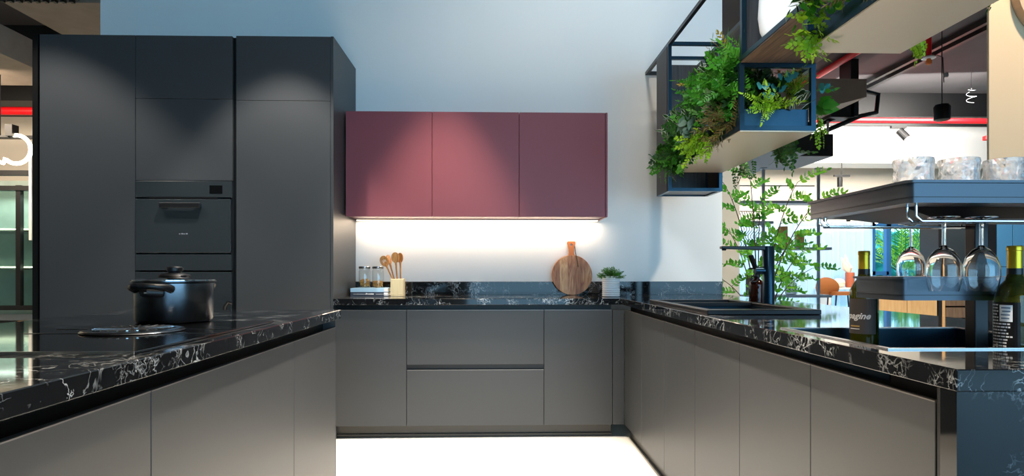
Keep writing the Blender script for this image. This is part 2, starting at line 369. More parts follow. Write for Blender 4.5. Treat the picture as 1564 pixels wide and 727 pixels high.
# ------------------------------------------------------------------ base cabinets
BZ = .083; TZ = .826
def base_unit(name, label, x0, x1, parts, group=None):        # back run, facing the camera
    t = thing(name, label, 'cabinet', ((x0+x1)/2, 4.2, 0), group)
    MB().box(x0+.001, x1-.001, 3.921, 4.488, BZ, .80).box(x0+.001, x1-.001, 3.971, 4.488, .80, .858).build('carcass', 'carc', t)
    MB().box(x0, x1, 3.96, 3.97, .801, .858).box(x0, x1, 3.9195, 3.9208, .437, .48).build('handle_channel', 'gola', t)
    MB().box(x0, x1, 3.955, 3.975, 0, BZ).box(x0, x1, 3.94, 3.955, 0, .02).build('plinth', 'plinth', t)
    for nm, z0, z1 in parts:
        d = MB().box(x0+.0015, x1-.0015, 3.9, 3.919, z0, z1, .0012).build(nm, 'door', t)
        MB().box(x0+.002, x1-.002, 3.8995, 3.905, z1-.002, z1+.0006).build('edge_strip', 'alu', d)
    return t
base_unit('base_cabinet', 'dark grey base cabinet under the books and jars', -1.03, -.571, [('door', BZ, TZ)])
base_unit('drawer_cabinet', 'dark grey base cabinet with two wide drawers split by a recess', -.571, .312, [('drawer', BZ, .441), ('drawer', .476, TZ)])
base_unit('base_cabinet', 'dark grey base cabinet under the potted plant beside the corner', .312, .756, [('door', BZ, TZ)])
solo(MB().box(.758, .832, 3.9, 3.92, BZ, TZ, .001), 'filler_panel', 'door', 'narrow dark grey filler strip in the inner corner of the base cabinets', 'panel', (.79, 3.91, BZ))
seams = [3.899, 3.444, 2.978, 2.515, 2.05, 1.583, 1.126]
lab = ['dark taupe base cabinet of the right run touching the inner corner', 'dark taupe base cabinet second from the inner corner, below the far half of the sink',
       'dark taupe base cabinet third from the inner corner, below the near half of the sink', 'dark taupe base cabinet between the sink and the glass rack',
       'wide looking dark taupe base cabinet second from the marble end panel', 'dark taupe base cabinet right beside the marble end panel']
for k in range(6):
    y1, y0 = seams[k], seams[k+1]
    t = thing('base_cabinet', lab[k], 'cabinet', (1.25, (y0+y1)/2, 0))
    MB().slab([.853, .872, 1.45, 1.68], [y0+.001, y1-.001], lambda i, j: i != 1, BZ, .815).box(.868, 1.45, y0+.001, y1-.001, BZ, .5).build('carcass', 'carc', t)
    MB().box(.874, .884, y0, y1, .816, .8585).build('handle_channel', 'gola', t)
    MB().box(.875, .89, y0, y1, 0, BZ).build('plinth', 'plinth', t)
    d = MB().box(.834, .852, y0+.0015, y1-.0015, BZ, TZ, .0012).build('door', 'door', t)
    MB().box(.8335, .84, y0+.002, y1-.002, TZ-.002, TZ+.0006).build('edge_strip', 'alu', d)
solo(MB().box(.836, .852, 1.0865, 1.125, BZ, .858), 'filler_panel', 'gola', 'narrow black filler strip between the nearest door and the marble end panel', 'panel', (.84, 1.1, BZ))
il = [(.22, 1.29, 'dark island cabinet front nearest the camera, below the near end of the island'), (1.29, 2.19, 'wide dark island cabinet in the middle, below the hob'), (2.19, 2.752, 'dark island cabinet at the far end, nearest the back run')]
for y0, y1, l in il:
    t = thing('island_cabinet', l, 'cabinet', (-1.18, (y0+y1)/2, 0))
    MB().box(-1.63, -.742, y0+.001, y1-.001, BZ, .80).box(-1.63, -.791, y0+.001, y1-.001, .80, .858).build('carcass', 'carc', t)
    MB().box(-.79, -.78, y0, y1, .801, .8585).build('handle_channel', 'gola', t)
    MB().box(-.79, -.775, y0, y1, 0, BZ).build('plinth', 'plinth', t)
    d = MB().box(-.741, -.722, y0+.0015, y1-.0015, BZ, .822, .0012).build('door', 'door', t)
    MB().box(-.728, -.7215, y0+.002, y1-.002, .820, .8226).build('edge_strip', 'alu', d)
solo(MB().box(-1.64, -.722, 2.7535, 2.763, BZ, .858), 'side_panel', 'door', 'dark grey panel closing the far end of the island', 'panel', (-1.18, 2.757, BZ))

# ------------------------------------------------------------------ tall cabinets and ovens
Y0 = 3.89
def front(t, nm, x0, x1, z0, z1, m='door'): return MB().box(x0+.0015, x1-.0015, Y0, Y0+.02, z0+.001, z1-.001, .0012).build(nm, m, t)
t = thing('tall_cabinet', 'tall dark grey cabinet with one full height door left of the ovens', 'cabinet', (-2.57, 4.2, 0))
MB().box(-2.868, -2.276, 3.912, 4.505, .08, 2.566).build('carcass', 'carc', t); front(t, 'door', -2.87, -2.275, .08, 2.568)
MB().box(-2.86, -2.28, 3.95, 3.97, 0, .08).build('plinth', 'plinth', t)
solo(MB().box(-2.906, -2.873, 3.88, 4.505, 0, 2.566), 'side_panel', 'gola', 'narrow black end panel on the left side of the tall cabinets', 'panel', (-2.89, 4.2, 0))
t = thing('oven_housing', 'tall dark grey cabinet with two upper flaps above the black oven', 'cabinet', (-1.97, 4.2, 0))
MB().box(-2.274, -1.671, 3.912, 4.505, 1.65, 2.566).box(-2.274, -2.258, 3.912, 4.505, .08, 1.65).box(-1.687, -1.671, 3.912, 4.505, .08, 1.65).box(-2.258, -1.687, 4.48, 4.505, .08, 1.65).box(-2.274, -1.671, 3.912, 4.505, .06, .08).build('carcass', 'carc', t)
front(t, 'flap', -2.275, -1.67, 2.168, 2.568); front(t, 'flap', -2.275, -1.67, 1.649, 2.168)
MB().box(-2.27, -1.675, 3.95, 3.97, 0, .08).build('plinth', 'plinth', t)
t = thing('tall_cabinet', 'tall dark grey cabinet between the ovens and the back worktop', 'cabinet', (-1.34, 4.2, 0))
MB().box(-1.645, -1.051, 3.912, 4.505, .08, 2.566).build('carcass', 'carc', t)
front(t, 'flap', -1.648, -1.051, 2.16, 2.571); front(t, 'door', -1.648, -1.051, .08, 2.16)
MB().box(-1.669, -1.650, 3.915, 3.95, .08, 2.566).build('handle_channel', 'gola', t)
MB().box(-1.0505, -1.033, 3.888, 4.505, 0, 2.571).build('side_panel', 'door', t)
MB().box(-1.66, -1.052, 3.95, 3.97, 0, .08).build('plinth', 'plinth', t)
ov = thing('oven', 'black glass built-in oven with a short bar handle in the tall cabinets', 'oven', (-1.97, 4.1, 1.19))
MB().box(-2.255, -1.69, 3.905, 4.4, 1.192, 1.645).build('oven_body', 'oventrim', ov)
MB().box(-2.273, -1.673, 3.885, 3.904, 1.544, 1.646, .002).build('control_panel', 'ovenglass', ov)
MB().box(-1.81, -1.73, 3.8835, 3.8848, 1.566, 1.618).build('display', 'hob', ov)
d = MB().box(-2.273, -1.68, 3.883, 3.904, 1.192, 1.532, .004).build('oven_door', 'ovenglass', ov)
MB().box(-2.11, -1.858, 3.852, 3.868, 1.474, 1.506, .003).box(-1.90, -1.858, 3.866, 3.884, 1.478, 1.502).box(-2.11, -2.07, 3.866, 3.884, 1.478, 1.502).build('handle', 'plastic', d)
lg = MB()
for k, ww in enumerate((.008, .011, .009, .012)): lg.box(-2.0+k*.014, -2.0+k*.014+ww, 3.8822, 3.883, 1.308, 1.316 if k % 2 else 1.314)
lg.build('logo', 'shelfgrey', d)
MB().box(-2.19, -1.76, 3.884, 3.9, 1.533, 1.543).build('vent_slot', 'gola', ov)
t = thing('warming_drawer', 'slim black drawer directly below the oven', 'drawer', (-1.97, 4.1, 1.08))
MB().box(-2.255, -1.69, 3.905, 4.4, 1.082, 1.188).build('drawer_body', 'oventrim', t)
MB().box(-2.273, -1.675, 3.885, 3.904, 1.08, 1.18, .002).build('drawer_front', 'ovenglass', t)
t = thing('oven', 'black appliance below the slim drawer, half hidden by the pot', 'oven', (-1.97, 4.1, .5))
MB().box(-2.255, -1.69, 3.905, 4.4, .085, 1.07).build('oven_body', 'oventrim', t)
d = MB().box(-2.273, -1.675, 3.885, 3.904, .085, 1.07, .002).build('oven_door', 'ovenglass', t)
MB().tube([(-1.705, 3.884, .80), (-1.705, 3.86, .82), (-1.70, 3.855, .855), (-1.685, 3.858, .878), (-1.672, 3.875, .87)], .011).build('handle', 'plastic', d)

# ------------------------------------------------------------------ wall cabinets
up = [(-1.024, -.435, 'plum red wall cabinet on the left, against the tall cabinets'), (-.435, .162, 'plum red wall cabinet in the middle of the three'), (.162, .772, 'plum red wall cabinet on the right with a visible side panel')]
for x0, x1, l in up:
    t = thing('wall_cabinet', l, 'cabinet', ((x0+x1)/2, 4.33, 1.455))
    e = x1-.014 if x1 > .7 else x1
    MB().box(x0+.001, e-.001, 4.181, 4.509, 1.457, 2.166).build('carcass', 'plum', t)
    MB().box(x0+.0015, e-.0015, 4.16, 4.18, 1.45, 2.168, .0012).build('door', 'plum', t)
    if x1 > .7: MB().box(x1-.013, x1, 4.158, 4.509, 1.449, 2.169, .001).build('side_panel', 'plum', t)
t = thing('led_strip', 'warm glowing light strip under the plum wall cabinets along the back', 'light', (-.13, 4.46, 1.45))
MB().box(-1.015, .755, 4.43, 4.50, 1.449, 1.4565).build('housing', 'alu', t)
MB().box(-1.012, .752, 4.436, 4.494, 1.445, 1.4488).build('diffuser', 'led', t)
ll = lamp('AREA', 'led_light', (-.13, 4.455, 1.443), (-.13, 4.44, 0), 8.5, (1, .78, .58), shape='RECTANGLE', size=1.74, size_y=.05)

# ------------------------------------------------------------------ hob and pot
hb = thing('hob', 'black glass induction hob with a round central extractor on the island', 'hob', (-1.01, 1.68, .9))
MB().box(-1.265, -.752, 1.283, 2.075, .9003, .9055, .001).build('glass_plate', 'hob', hb)
MB().box(-1.265, -.752, 1.279, 1.2828, .9003, .9065).build('trim', 'steel', hb)
ex = MB().lathe([(.122, .0), (.128, .002), (.124, .006), (.112, .0075), (.102, .0065), (.097, .003), (.097, .001)], (-1.01, 1.72, .9056), 48).build('extractor_ring', 'darksteel', hb, smooth=True)
g = MB()
for k in range(26):
    a = 2*math.pi*k/26; c_, s_ = math.cos(a), math.sin(a)
    g.bar((-1.01+.02*c_, 1.72+.02*s_, .912), (-1.01+.097*math.cos(a+.25), 1.72+.097*math.sin(a+.25), .9155), .005, .002)
g.build('grille', 'steel', ex)
MB().box(-1.262, -.755, 1.655, 1.664, .9056, .9066).box(-1.262, -.755, 1.776, 1.785, .9056, .9066).build('center_trim', 'darksteel', hb)
pc = (-1.07, 2.05, .906)
pt = thing('cooking_pot', 'dark stainless cooking pot with black lid knob and handles on the hob', 'pot', pc)
MB().lathe([(.104, 0), (.112, .003), (.117, .012), (.1175, .128), (.1265, .133), (.1265, .1365), (.115, .1365), (.1135, .13), (.112, .014), (.10, .006)], pc, 64).build('body', 'darksteel', pt, smooth=True)
ld = MB().lathe([(.1235, .1372), (.1235, .1395), (.112, .1415), (.07, .147), (.042, .150), (.02, .151)], pc, 48).build('lid', 'chrome', pt, smooth=True)
MB().lathe([(.050, .1505), (.045, .157), (.030, .161), (.020, .163), (.019, .166), (.024, .169), (.025, .179), (.020, .1835), (.005, .1845)], pc, 32).build('knob', 'plastic', ld, smooth=True)
MB().box(pc[0]+.058, pc[0]+.076, pc[1]-.075, pc[1]-.06, pc[2]+.148, pc[2]+.154).build('steam_vent', 'plastic', ld)
for ang in (266, 86):
    a = math.radians(ang); u = Vector((math.cos(a), math.sin(a), 0)); v = Vector((-u.y, u.x, 0)); c = Vector(pc)
    h = MB().tube([c+u*.112-v*.058+Vector((0, 0, .110)), c+u*.135-v*.055+Vector((0, 0, .117)), c+u*.160-v*.03+Vector((0, 0, .121)), c+u*.166+Vector((0, 0, .122)), c+u*.160+v*.03+Vector((0, 0, .121)), c+u*.135+v*.055+Vector((0, 0, .117)), c+u*.112+v*.058+Vector((0, 0, .110))], [.013, .012, .010, .010, .010, .012, .013], 10)
    h.tube([c+u*.110-v*.03+Vector((0, 0, .100)), c+u*.130+Vector((0, 0, .102)), c+u*.110+v*.03+Vector((0, 0, .100))], [.016, .017, .016], 10)
    ho = h.build('handle', 'plastic', pt, smooth=True)
    MB().lathe([(.006, -.002), (.006, .002)], tuple(c+u*.148+Vector((0, 0, .1005))), 12).build('rivet', 'chrome', ho)

# ------------------------------------------------------------------ books, jars, utensils, board, small plant
def book(label, z0, z1, x0, x1, y0, y1, cover):
    t = thing('book', label, 'book', ((x0+x1)/2, (y0+y1)/2, z0))
    MB().box(x0+.004, x1-.002, y0+.004, y1-.003, z0+.003, z1-.003).build('pages', 'paper', t)
    MB().box(x0, x1-.028, y0, y0+.003, z0, z1).box(x0, x1, y0+.0031, y1, z0, z0+.0028).box(x0, x1, y0+.0031, y1, z1-.0028, z1).build('cover', cover, t)
    MB().box(x1-.027, x1, y0+.001, y0+.004, z0+.003, z1-.003).build('page_edge', 'paper', t)
    return t
b1 = book('slate grey hardback with white spine lettering, lying under the blue book', .9003, .930, -1.012, -.752, 4.25, 4.44, 'bookdark')
sp = MB(); x = -.99
for k in range(10): ww = random.uniform(.006, .012); sp.box(x, x+ww, 4.2485, 4.2498, .914, .917); x += ww+.003
x = -.905
for ww, hh in ((.010, .011), (.008, .008), (.009, .008), (.008, .009), (.012, .008)): sp.box(x, x+ww, 4.2485, 4.2498, .912, .912+hh); x += ww+.002
for k in range(11): sp.box(-.835+k*.0095, -.835+k*.0095+.007, 4.2485, 4.2498, .914, .9165)
sp.build('spine_print', 'print_white', b1)
book('pale blue hardback with cream page edges, lying on top under the jars', .9305, .957, -1.012, -.752, 4.25, 4.44, 'bookblue')
for jx, l in ((-.930, 'glass storage jar of pasta with steel lid, next to the tall cabinet'), (-.836, 'glass storage jar of pasta with steel lid, next to the wooden spoons')):
    c = (jx, 4.33, .9575)
    t = thing('storage_jar', l, 'jar', c)
    MB().lathe([(.034, .0), (.040, .004), (.041, .012), (.041, .118), (.037, .128), (.037, .138), (.0355, .138), (.0355, .127), (.0395, .117), (.0395, .013), (.0385, .006), (.03, .004)], c, 32).build('glass_body', 'thin', t, smooth=True)
    MB().lathe([(.039, .136), (.041, .139), (.041, .150), (.039, .152), (.01, .152)], c, 32).build('lid', 'steel', t, smooth=True)
    pm = MB()
    for k in range(90):
        a = random.uniform(0, 6.28); r = .031*math.sqrt(random.random()); z = random.uniform(.010, .058 if jx < -.9 else .048)
        p = Vector((jx+r*math.cos(a), 4.33+r*math.sin(a), .9575+z)); d = Vector((random.gauss(0, 1), random.gauss(0, 1), random.gauss(0, .4))).normalized()*.012
        e = Vector((random.gauss(0, 1), random.gauss(0, 1), random.gauss(0, .6))).normalized()*.006
        q0, q1, q2 = p-d, p+e, p+d
        for q in (q0, q1, q2):
            dd = Vector((q.x-jx, q.y-4.33, 0))
            if dd.length > .035: q.x, q.y = jx+dd.x*.035/dd.length, 4.33+dd.y*.035/dd.length
        pm.tube([q0, q1, q2], .0035, 5)
    solo(pm, 'pasta', 'pasta', 'dry golden pasta heaped in the jar '+('by the tall cabinet' if jx < -.9 else 'by the wooden spoons'), 'pasta', (jx, 4.33, .9575))['kind'] = 'stuff'
hx0, hx1, hy = -.735, -.645, 4.255
hol = MB().slab([hx0, hx0+.009, hx1-.009, hx1], [hy, hy+.009, hy+.081, hy+.09], lambda i, j: not (i == 1 and j == 1), .908, 1.022).box(hx0, hx1, hy, hy+.09, .9003, .908)
solo(hol, 'utensil_holder', 'holder', 'square pale wood utensil holder beside the books', 'holder', (-.69, 4.3, .9), bevel=.002)
def spoon(label, base, tip, rx, ry, slots, turn=0, solid=True):
    base = Vector(base); tip = Vector(tip); d = (tip-base).normalized()
    t = thing('wooden_spoon', label, 'spoon', base)
    hl = (tip-base).length-2*ry
    MB().tube([base, base+d*hl*.5, base+d*hl*.9, base+d*(hl+ry*.35)], [.0055, .005, .006, .009], 8).build('handle', 'spoonw', t, smooth=True)
    outs = [ell(0, 0, rx, ry, 28)]+[ell(sx, sy, .0042, ry*.42, 10) for sx, sy in slots]
    vs, fs = shape2d(outs, .004, .0018)
    side = Vector((math.cos(turn), math.sin(turn), 0)); side = (side-d*side.dot(d)).normalized(); nrm = side.cross(d)
    c = base+d*(hl+ry)
    vs = [c+side*v.x+d*v.y+nrm*(v.z-.010*(1-(v.x/rx)**2-(v.y/ry)**2)*(1 if not slots else .4)) for v in vs]
    MB().add(vs, fs).build('head', 'spoonw', t, smooth=True)
spoon('slotted olive wood spoon leaning left in the pale wood holder', (-.679, 4.30, .91), (-.797, 4.28, 1.181), .029, .038, [(-.009, 0), (.0, .004), (.009, 0)])
spoon('large olive wood spoon with a round bowl standing right in the holder', (-.685, 4.292, .91), (-.706, 4.270, 1.207), .027, .036, [])
spoon('narrow wooden spoon edge on, behind the slotted spoon', (-.690, 4.32, .91), (-.768, 4.33, 1.19), .024, .034, [], turn=1.15)
spoon('wooden spoon half hidden behind the large round spoon', (-.672, 4.32, .91), (-.682, 4.345, 1.205), .024, .034, [], turn=-.5)
# round board leaning on the upstand
bt = thing('cutting_board', 'round acacia cutting board with handle leaning against the back wall', 'board', (.563, 4.43, .9))
R_ = .148
hand = [(.024, .143), (.018, .165), (.019, .195), (.031, .242), (.026, .252), (-.026, .252), (-.031, .242), (-.019, .195), (-.018, .165), (-.024, .143)]
circ = [(R_*math.cos(math.radians(a)), R_*math.sin(math.radians(a))) for a in range(98, 443, 6)]
def lean(v): return Vector((.563+v[0], 4.437+(v[1]+R_)*.155-v[2], .9018+(v[1]+R_)*.988))
def boardpart(nm, outs, m, depth, dz=0):
    vs, fs = shape2d(outs, depth, .0015); return MB().add([lean((v.x, v.y, v.z+dz)) for v in vs], fs).build(nm, m, bt)
boardpart('body', [circ+hand, ell(0, .226, .011, .011, 14)], 'acacia_edge', .014)
def strip(x0, x1, r=.146):
    x0 = max(x0, -r+.001); x1 = min(x1, r-.001); n = 10; xs_ = [x0+(x1-x0)*k/n for k in range(n+1)]
    return [(x, -math.sqrt(r*r-x*x)) for x in xs_]+[(x, math.sqrt(r*r-x*x)) for x in xs_[::-1]]
for k, (a, b, m) in enumerate(((-.2, -.09, 'acacia3'), (-.09, -.032, 'acacia2'), (-.032, .02, 'acacia'), (.02, .078, 'acacia3'), (.078, .2, 'acacia'))):
    boardpart('plank', [strip(a, b-.0006)], m, .001, .0102)
MB().tube([lean((.024, .215, .0095)), lean((.028, .17, .0125)), lean((.035, .135, .0135)), lean((.042, .09, .0135)), lean((.047, .06, .0135))], .003, 6).build('cord', 'stem', bt)
# small pot plant
pp = (.797, 4.165, .9003)
t = thing('potted_plant', 'small bushy green plant in a white ribbed ceramic pot on the worktop', 'plant', pp)
prof = [(.05, 0), (.059, .002)]
for k in range(9): prof += [(.0615, .006+k*.0145), (.0585, .0125+k*.0145)]
prof += [(.0625, .138), (.0615, .141), (.056, .141), (.055, .11), (.02, .108)]
MB().lathe(prof, pp, 40).build('pot', 'white_cer', t, smooth=True)
MB().lathe([(.054, .112), (.03, .122), (.004, .124)], pp, 20).build('soil', 'soil', t)

# leaf and sprig library --------------------------------------------------------------------------
def rot_to(d, roll=0): return Vector(d).to_track_quat('Z', 'Y') @ Quaternion((0, 0, 1), roll)
def leaf_mesh(name, L, W, m, bend=.15, edge=None, shape=.8, fold=.12):
    n = 5; vs = []; fs = []; mi = []
    cols = (-1, -.72, 0, .72, 1) if edge else (-1, 0, 1)
    for i in range(n+1):
        t = i/n; wv = W*(math.sin(math.pi*min(1, max(.0, t*.94+.05)**shape)))
        if i == n: wv *= .3
        for c in cols: vs.append((c*wv/2, bend*L*t*t+fold*abs(c)*wv/2*(-1), t*L))
    nc = len(cols)
    for i in range(n):
        for j in range(nc-1):
            fs.append((i*nc+j, i*nc+j+1, (i+1)*nc+j+1, (i+1)*nc+j)); mi.append(1 if edge and j in (0, nc-2) else 0)
    me = bpy.data.meshes.new(name); me.from_pydata(vs, [], fs); me.materials.append(M[m])
    if edge: me.materials.append(M[edge])
    me.polygons.foreach_set('material_index', mi); me.polygons.foreach_set('use_smooth', [True]*len(fs)); me.update(); return me
def sprig_mesh(name, L, pairs, ll, lw, m, droop=.3, stem='stem_g', sr=.0012, ang=55, start=.12, taper=.35, seed=0, term=True):
    rnd = random.Random(seed); mb = MB()
    pt_ = lambda t: Vector((0, droop*L*t*t, L*t*(1-.25*droop*t)))
    mb.tube([pt_(k/5) for k in range(6)], [sr*(1-.6*k/5) for k in range(6)], 4, mi=1)
    def lf(p, d, s, nrm):
        d = d.normalized(); side = d.cross(nrm).normalized(); n2 = side.cross(d)
        a, b = ll*s, lw*s
        pts = [p, p+d*a*.35+side*b/2+n2*b*.15, p+d*a*.7+side*b*.42+n2*b*.1, p+d*a, p+d*a*.7-side*b*.42+n2*b*.1, p+d*a*.35-side*b/2+n2*b*.15, p+d*a*.4, p+d*a*.72]
        mb.add(pts, [(0, 1, 6), (1, 2, 7, 6), (2, 3, 7), (3, 4, 7), (4, 5, 6, 7), (5, 0, 6)])
    for k in range(pairs):
        t = start+(1-start)*(k+.5)/pairs; p = pt_(t); tg = (pt_(min(1, t+.05))-pt_(t-.05)).normalized()
        for sgn in (-1, 1):
            a = math.radians(ang+rnd.uniform(-12, 12)); ax = Vector((1, 0, 0))*sgn
            d = tg*math.cos(a)+ax*math.sin(a)+Vector((0, rnd.uniform(-.3, .3), rnd.uniform(-.1, .1)))
            lf(p+tg*(.25*ll*(sgn > 0)), d, (1-taper*t)*rnd.uniform(.85, 1.1), tg.cross(ax)*sgn*-1+Vector((0, -.0, 0)))
    if term: lf(pt_(1), (pt_(1)-pt_(.9)), .8, Vector((0, 1, .01)))
    me = bpy.data.meshes.new(name); me.from_pydata(mb.v, [], mb.f); me.materials.append(M[m]); me.materials.append(M[stem])
    me.polygons.foreach_set('material_index', mb.mi); me.polygons.foreach_set('use_smooth', [True]*len(mb.f)); me.update(); return me
def put(name, me, parent, loc, q, s=1):
    o = bpy.data.objects.new(name, me); COL.objects.link(o); o.parent = parent
    o.location = Vector(loc); o.rotation_mode = 'QUATERNION'; o.rotation_quaternion = q; o.scale = (s, s, s) if isinstance(s, (int, float)) else s
    return o
def clump(name, label, loc, meshes, n, spread, aim, wide=.8, smin=.7, smax=1.15, part='sprig', cat='plant', group=None, rnd=None):
    """a plant: sprigs or leaves rooted round loc and growing towards aim with some scatter"""
    rnd = rnd or random.Random(sum(map(ord, label)))
    t = thing(name, label, cat, loc, group)
    aim = Vector(aim).normalized()
    for k in range(n):
        d = aim+Vector((rnd.uniform(-1, 1), rnd.uniform(-1, 1), rnd.uniform(-1, 1)))*wide
        p = Vector((rnd.uniform(-1, 1)*spread[0], rnd.uniform(-1, 1)*spread[1], rnd.uniform(-1, 1)*spread[2]))
        put(part, meshes[k % len(meshes)], t, p, rot_to(d, rnd.uniform(0, 6.28)), rnd.uniform(smin, smax))
    return t
S = {}
for nm, args in dict(
    box=dict(L=.10, pairs=5, ll=.034, lw=.022, m='L_mid', droop=.4), boxd=dict(L=.11, pairs=5, ll=.036, lw=.023, m='L_dark', droop=.5),
    deep=dict(L=.13, pairs=5, ll=.050, lw=.030, m='L_deep', droop=.3), lime=dict(L=.10, pairs=5, ll=.034, lw=.022, m='L_lime', droop=.6),
    fern=dict(L=.14, pairs=10, ll=.050, lw=.016, m='L_mid', droop=.5, taper=.75, ang=65), fernl=dict(L=.11, pairs=9, ll=.036, lw=.012, m='L_lime', droop=.5, taper=.75, ang=60),
    yel=dict(L=.13, pairs=8, ll=.024, lw=.010, m='L_yellow', droop=.4, ang=40), brown=dict(L=.10, pairs=6, ll=.040, lw=.008, m='L_brown', droop=.3, ang=45),
    vine=dict(L=.16, pairs=6, ll=.032, lw=.021, m='L_dark', droop=.3), vinel=dict(L=.14, pairs=7, ll=.026, lw=.018, m='L_lime', droop=.2),
    tiny=dict(L=.055, pairs=6, ll=.013, lw=.005, m='L_mid', droop=.2, ang=45), tinyd=dict(L=.055, pairs=6, ll=.013, lw=.005, m='L_dark', droop=.2, ang=45)).items():
    S[nm] = [sprig_mesh('sprig', seed=k, **args) for k in range(3)]
LF = dict(round=leaf_mesh('leaf', .04, .036, 'L_mid', .1, shape=.7), teal=leaf_mesh('leaf', .046, .052, 'L_teal', .12, shape=.75), silver=leaf_mesh('leaf', .085, .036, 'L_silver', .3),
          vari=leaf_mesh('leaf', .072, .034, 'L_deep', .2, 'L_white'), varis=leaf_mesh('leaf', .04, .018, 'L_dark', .2, 'L_white'), big=leaf_mesh('leaf', .055, .045, 'L_mid', .15, shape=.7),
          jade=leaf_mesh('leaf', .030, .020, 'L_lime', .2, shape=.9), grass=leaf_mesh('leaf', .16, .006, 'L_mid', .2), blade=leaf_mesh('leaf', .10, .012, 'L_dark', .12, 'L_white'),
          leaflet=leaf_mesh('leaf', .054, .031, 'L_tree', .12, shape=.85))
rnd = random.Random(5)
for k in range(120):
    a = rnd.uniform(0, 6.28); e = rnd.uniform(.1, 1.3); d = Vector((math.cos(a)*math.cos(e), math.sin(a)*math.cos(e), math.sin(e)*.75))
    put('sprig', S['tiny' if k % 3 else 'tinyd'][k % 3], t, (d.x*.035, d.y*.035, .122+d.z*.025), rot_to(d, rnd.uniform(0, 6)), rnd.uniform(.8, 1.25))

# ------------------------------------------------------------------ sink, tap, soap
sk = thing('sink', 'black composite kitchen sink with raised rim in the right worktop', 'sink', (1.07, 2.85, .9))
MB().slab([.842, .876, 1.262, 1.302], [2.385, 2.452, 2.95, 2.975, 3.25, 3.30], lambda i, j: not (i == 1 and j in (1, 3)), .9003, .92).build('rim', 'black', sk, bevel=.003)
MB().box(.878, .882, 2.455, 3.248, .72, .905).box(1.256, 1.26, 2.455, 3.248, .72, .905).box(.882, 1.256, 2.455, 2.459, .72, .905).box(.882, 1.256, 3.244, 3.248, .72, .905).box(.882, 1.256, 2.459, 3.244, .715, .72).box(.882, 1.256, 2.954, 2.972, .72, .905).build('bowl', 'frame', sk)
rb = MB()
for k in range(4): rb.box(1.250, 1.256, 2.48, 2.93, .84+k*.016, .847+k*.016)
rb.build('drainer_rib', 'black', sk)
fc = thing('tap', 'tall matt black right-angled kitchen tap beside the sink', 'tap', (1.368, 3.0, .9))
MB().lathe([(.033, 0), (.033, .006), (.028, .008), (.0275, .297), (.025, .30), (.004, .30)], (1.368, 3.0, .9003), 28).build('column', 'frame', fc, smooth=True)
MB().add(*(lambda: ([(1.125, 2.984, 1.186), (1.125, 3.016, 1.186), (1.345, 3.016, 1.180), (1.345, 2.984, 1.180), (1.125, 2.984, 1.199), (1.125, 3.016, 1.199), (1.345, 3.016, 1.200), (1.345, 2.984, 1.200), ], [(3, 2, 1, 0), (4, 5, 6, 7), (0, 1, 5, 4), (1, 2, 6, 5), (2, 3, 7, 6), (3, 0, 4, 7)]))()).lathe([(.011, 0), (.011, .008)], (1.142, 3.0, 1.178), 14).build('spout', 'black', fc, bevel=.003)
lv = MB().tube([(1.345, 3.0, 1.077), (1.298, 3.0, 1.077)], .019, 18).build('lever_hub', 'frame', fc, smooth=True)
MB().bar((1.303, 3.0, 1.085), (1.272, 2.99, 1.155), .026, .012).build('lever', 'black', lv, bevel=.003)
sb = thing('soap_bottle', 'brown glass soap bottle with black pump collar behind the tap', 'bottle', (1.425, 3.27, .9))
c = (1.425, 3.27, .9003)
MB().lathe([(.034, 0), (.0385, .003), (.039, .008), (.039, .10), (.036, .113), (.024, .127), (.0155, .132), (.0155, .145)], c, 28).build('glass_body', 'amber', sb, smooth=True)
MB().lathe([(.018, .140), (.018, .157), (.007, .160), (.006, .185), (.012, .186), (.012, .194), (.004, .195)], c, 20).build('pump', 'plastic', sb, smooth=True)
MB().tube([(c[0]-.012*1, c[1]-.012, c[2]+.19), (c[0]-.05, c[1]-.02, c[2]+.188)], .005, 8).build('spout', 'plastic', sb)
MB().tube([(c[0]-.025+.017*math.cos(a*math.pi/8), c[1]-.03, c[2]+.135+.017*math.sin(a*math.pi/8)) for a in range(17)], .0035, 8).build('ring', 'plastic', sb, smooth=True)

# ------------------------------------------------------------------ recessed tray, glass rack, glasses, bottles
tr = thing('recessed_tray', 'black recessed tray with bright rim in the worktop below the rack', 'tray', (1.13, 1.56, .83))
MB().slab([.862, .876, 1.391, 1.402], [1.308, 1.322, 1.796, 1.812], lambda i, j: not (i == 1 and j == 1), .9003, .9035).build('rim', 'steel', tr)
MB().box(.8725, .877, 1.3185, 1.7995, .825, .9003).box(1.39, 1.3945, 1.3185, 1.7995, .825, .9003).box(.877, 1.39, 1.3185, 1.323, .825, .9003).box(.877, 1.39, 1.795, 1.7995, .825, .9003).build('side_wall', 'frame', tr)
MB().box(.877, 1.39, 1.323, 1.795, .825, .8295).build('base', 'hob', tr)
rk = thing('glass_rack', 'two tier dark metal bar rack with hanging glass rails on the worktop', 'rack', (1.33, 1.55, .83))
def tray(nm, x0, x1, y0, y1, z0, z1, r):
    o = MB().rbox(x0, x1, y0, y1, z0, z1-.006, r).build(nm, 'rack', rk, smooth=True)
    MB().rbox(x0-.006, x1+.006, y0-.006, y1+.006, z1-.0058, z1, r).build('lip', 'rack', o, smooth=True)
    MB().rbox(x0-.001, x1+.001, y0-.001, y1+.001, z0+.012, z0+.0135, r).build('groove', 'black', o, smooth=True)
    return o
tray('upper_tray', .915, 1.78, 1.316, 1.752, 1.225, 1.275, .02)
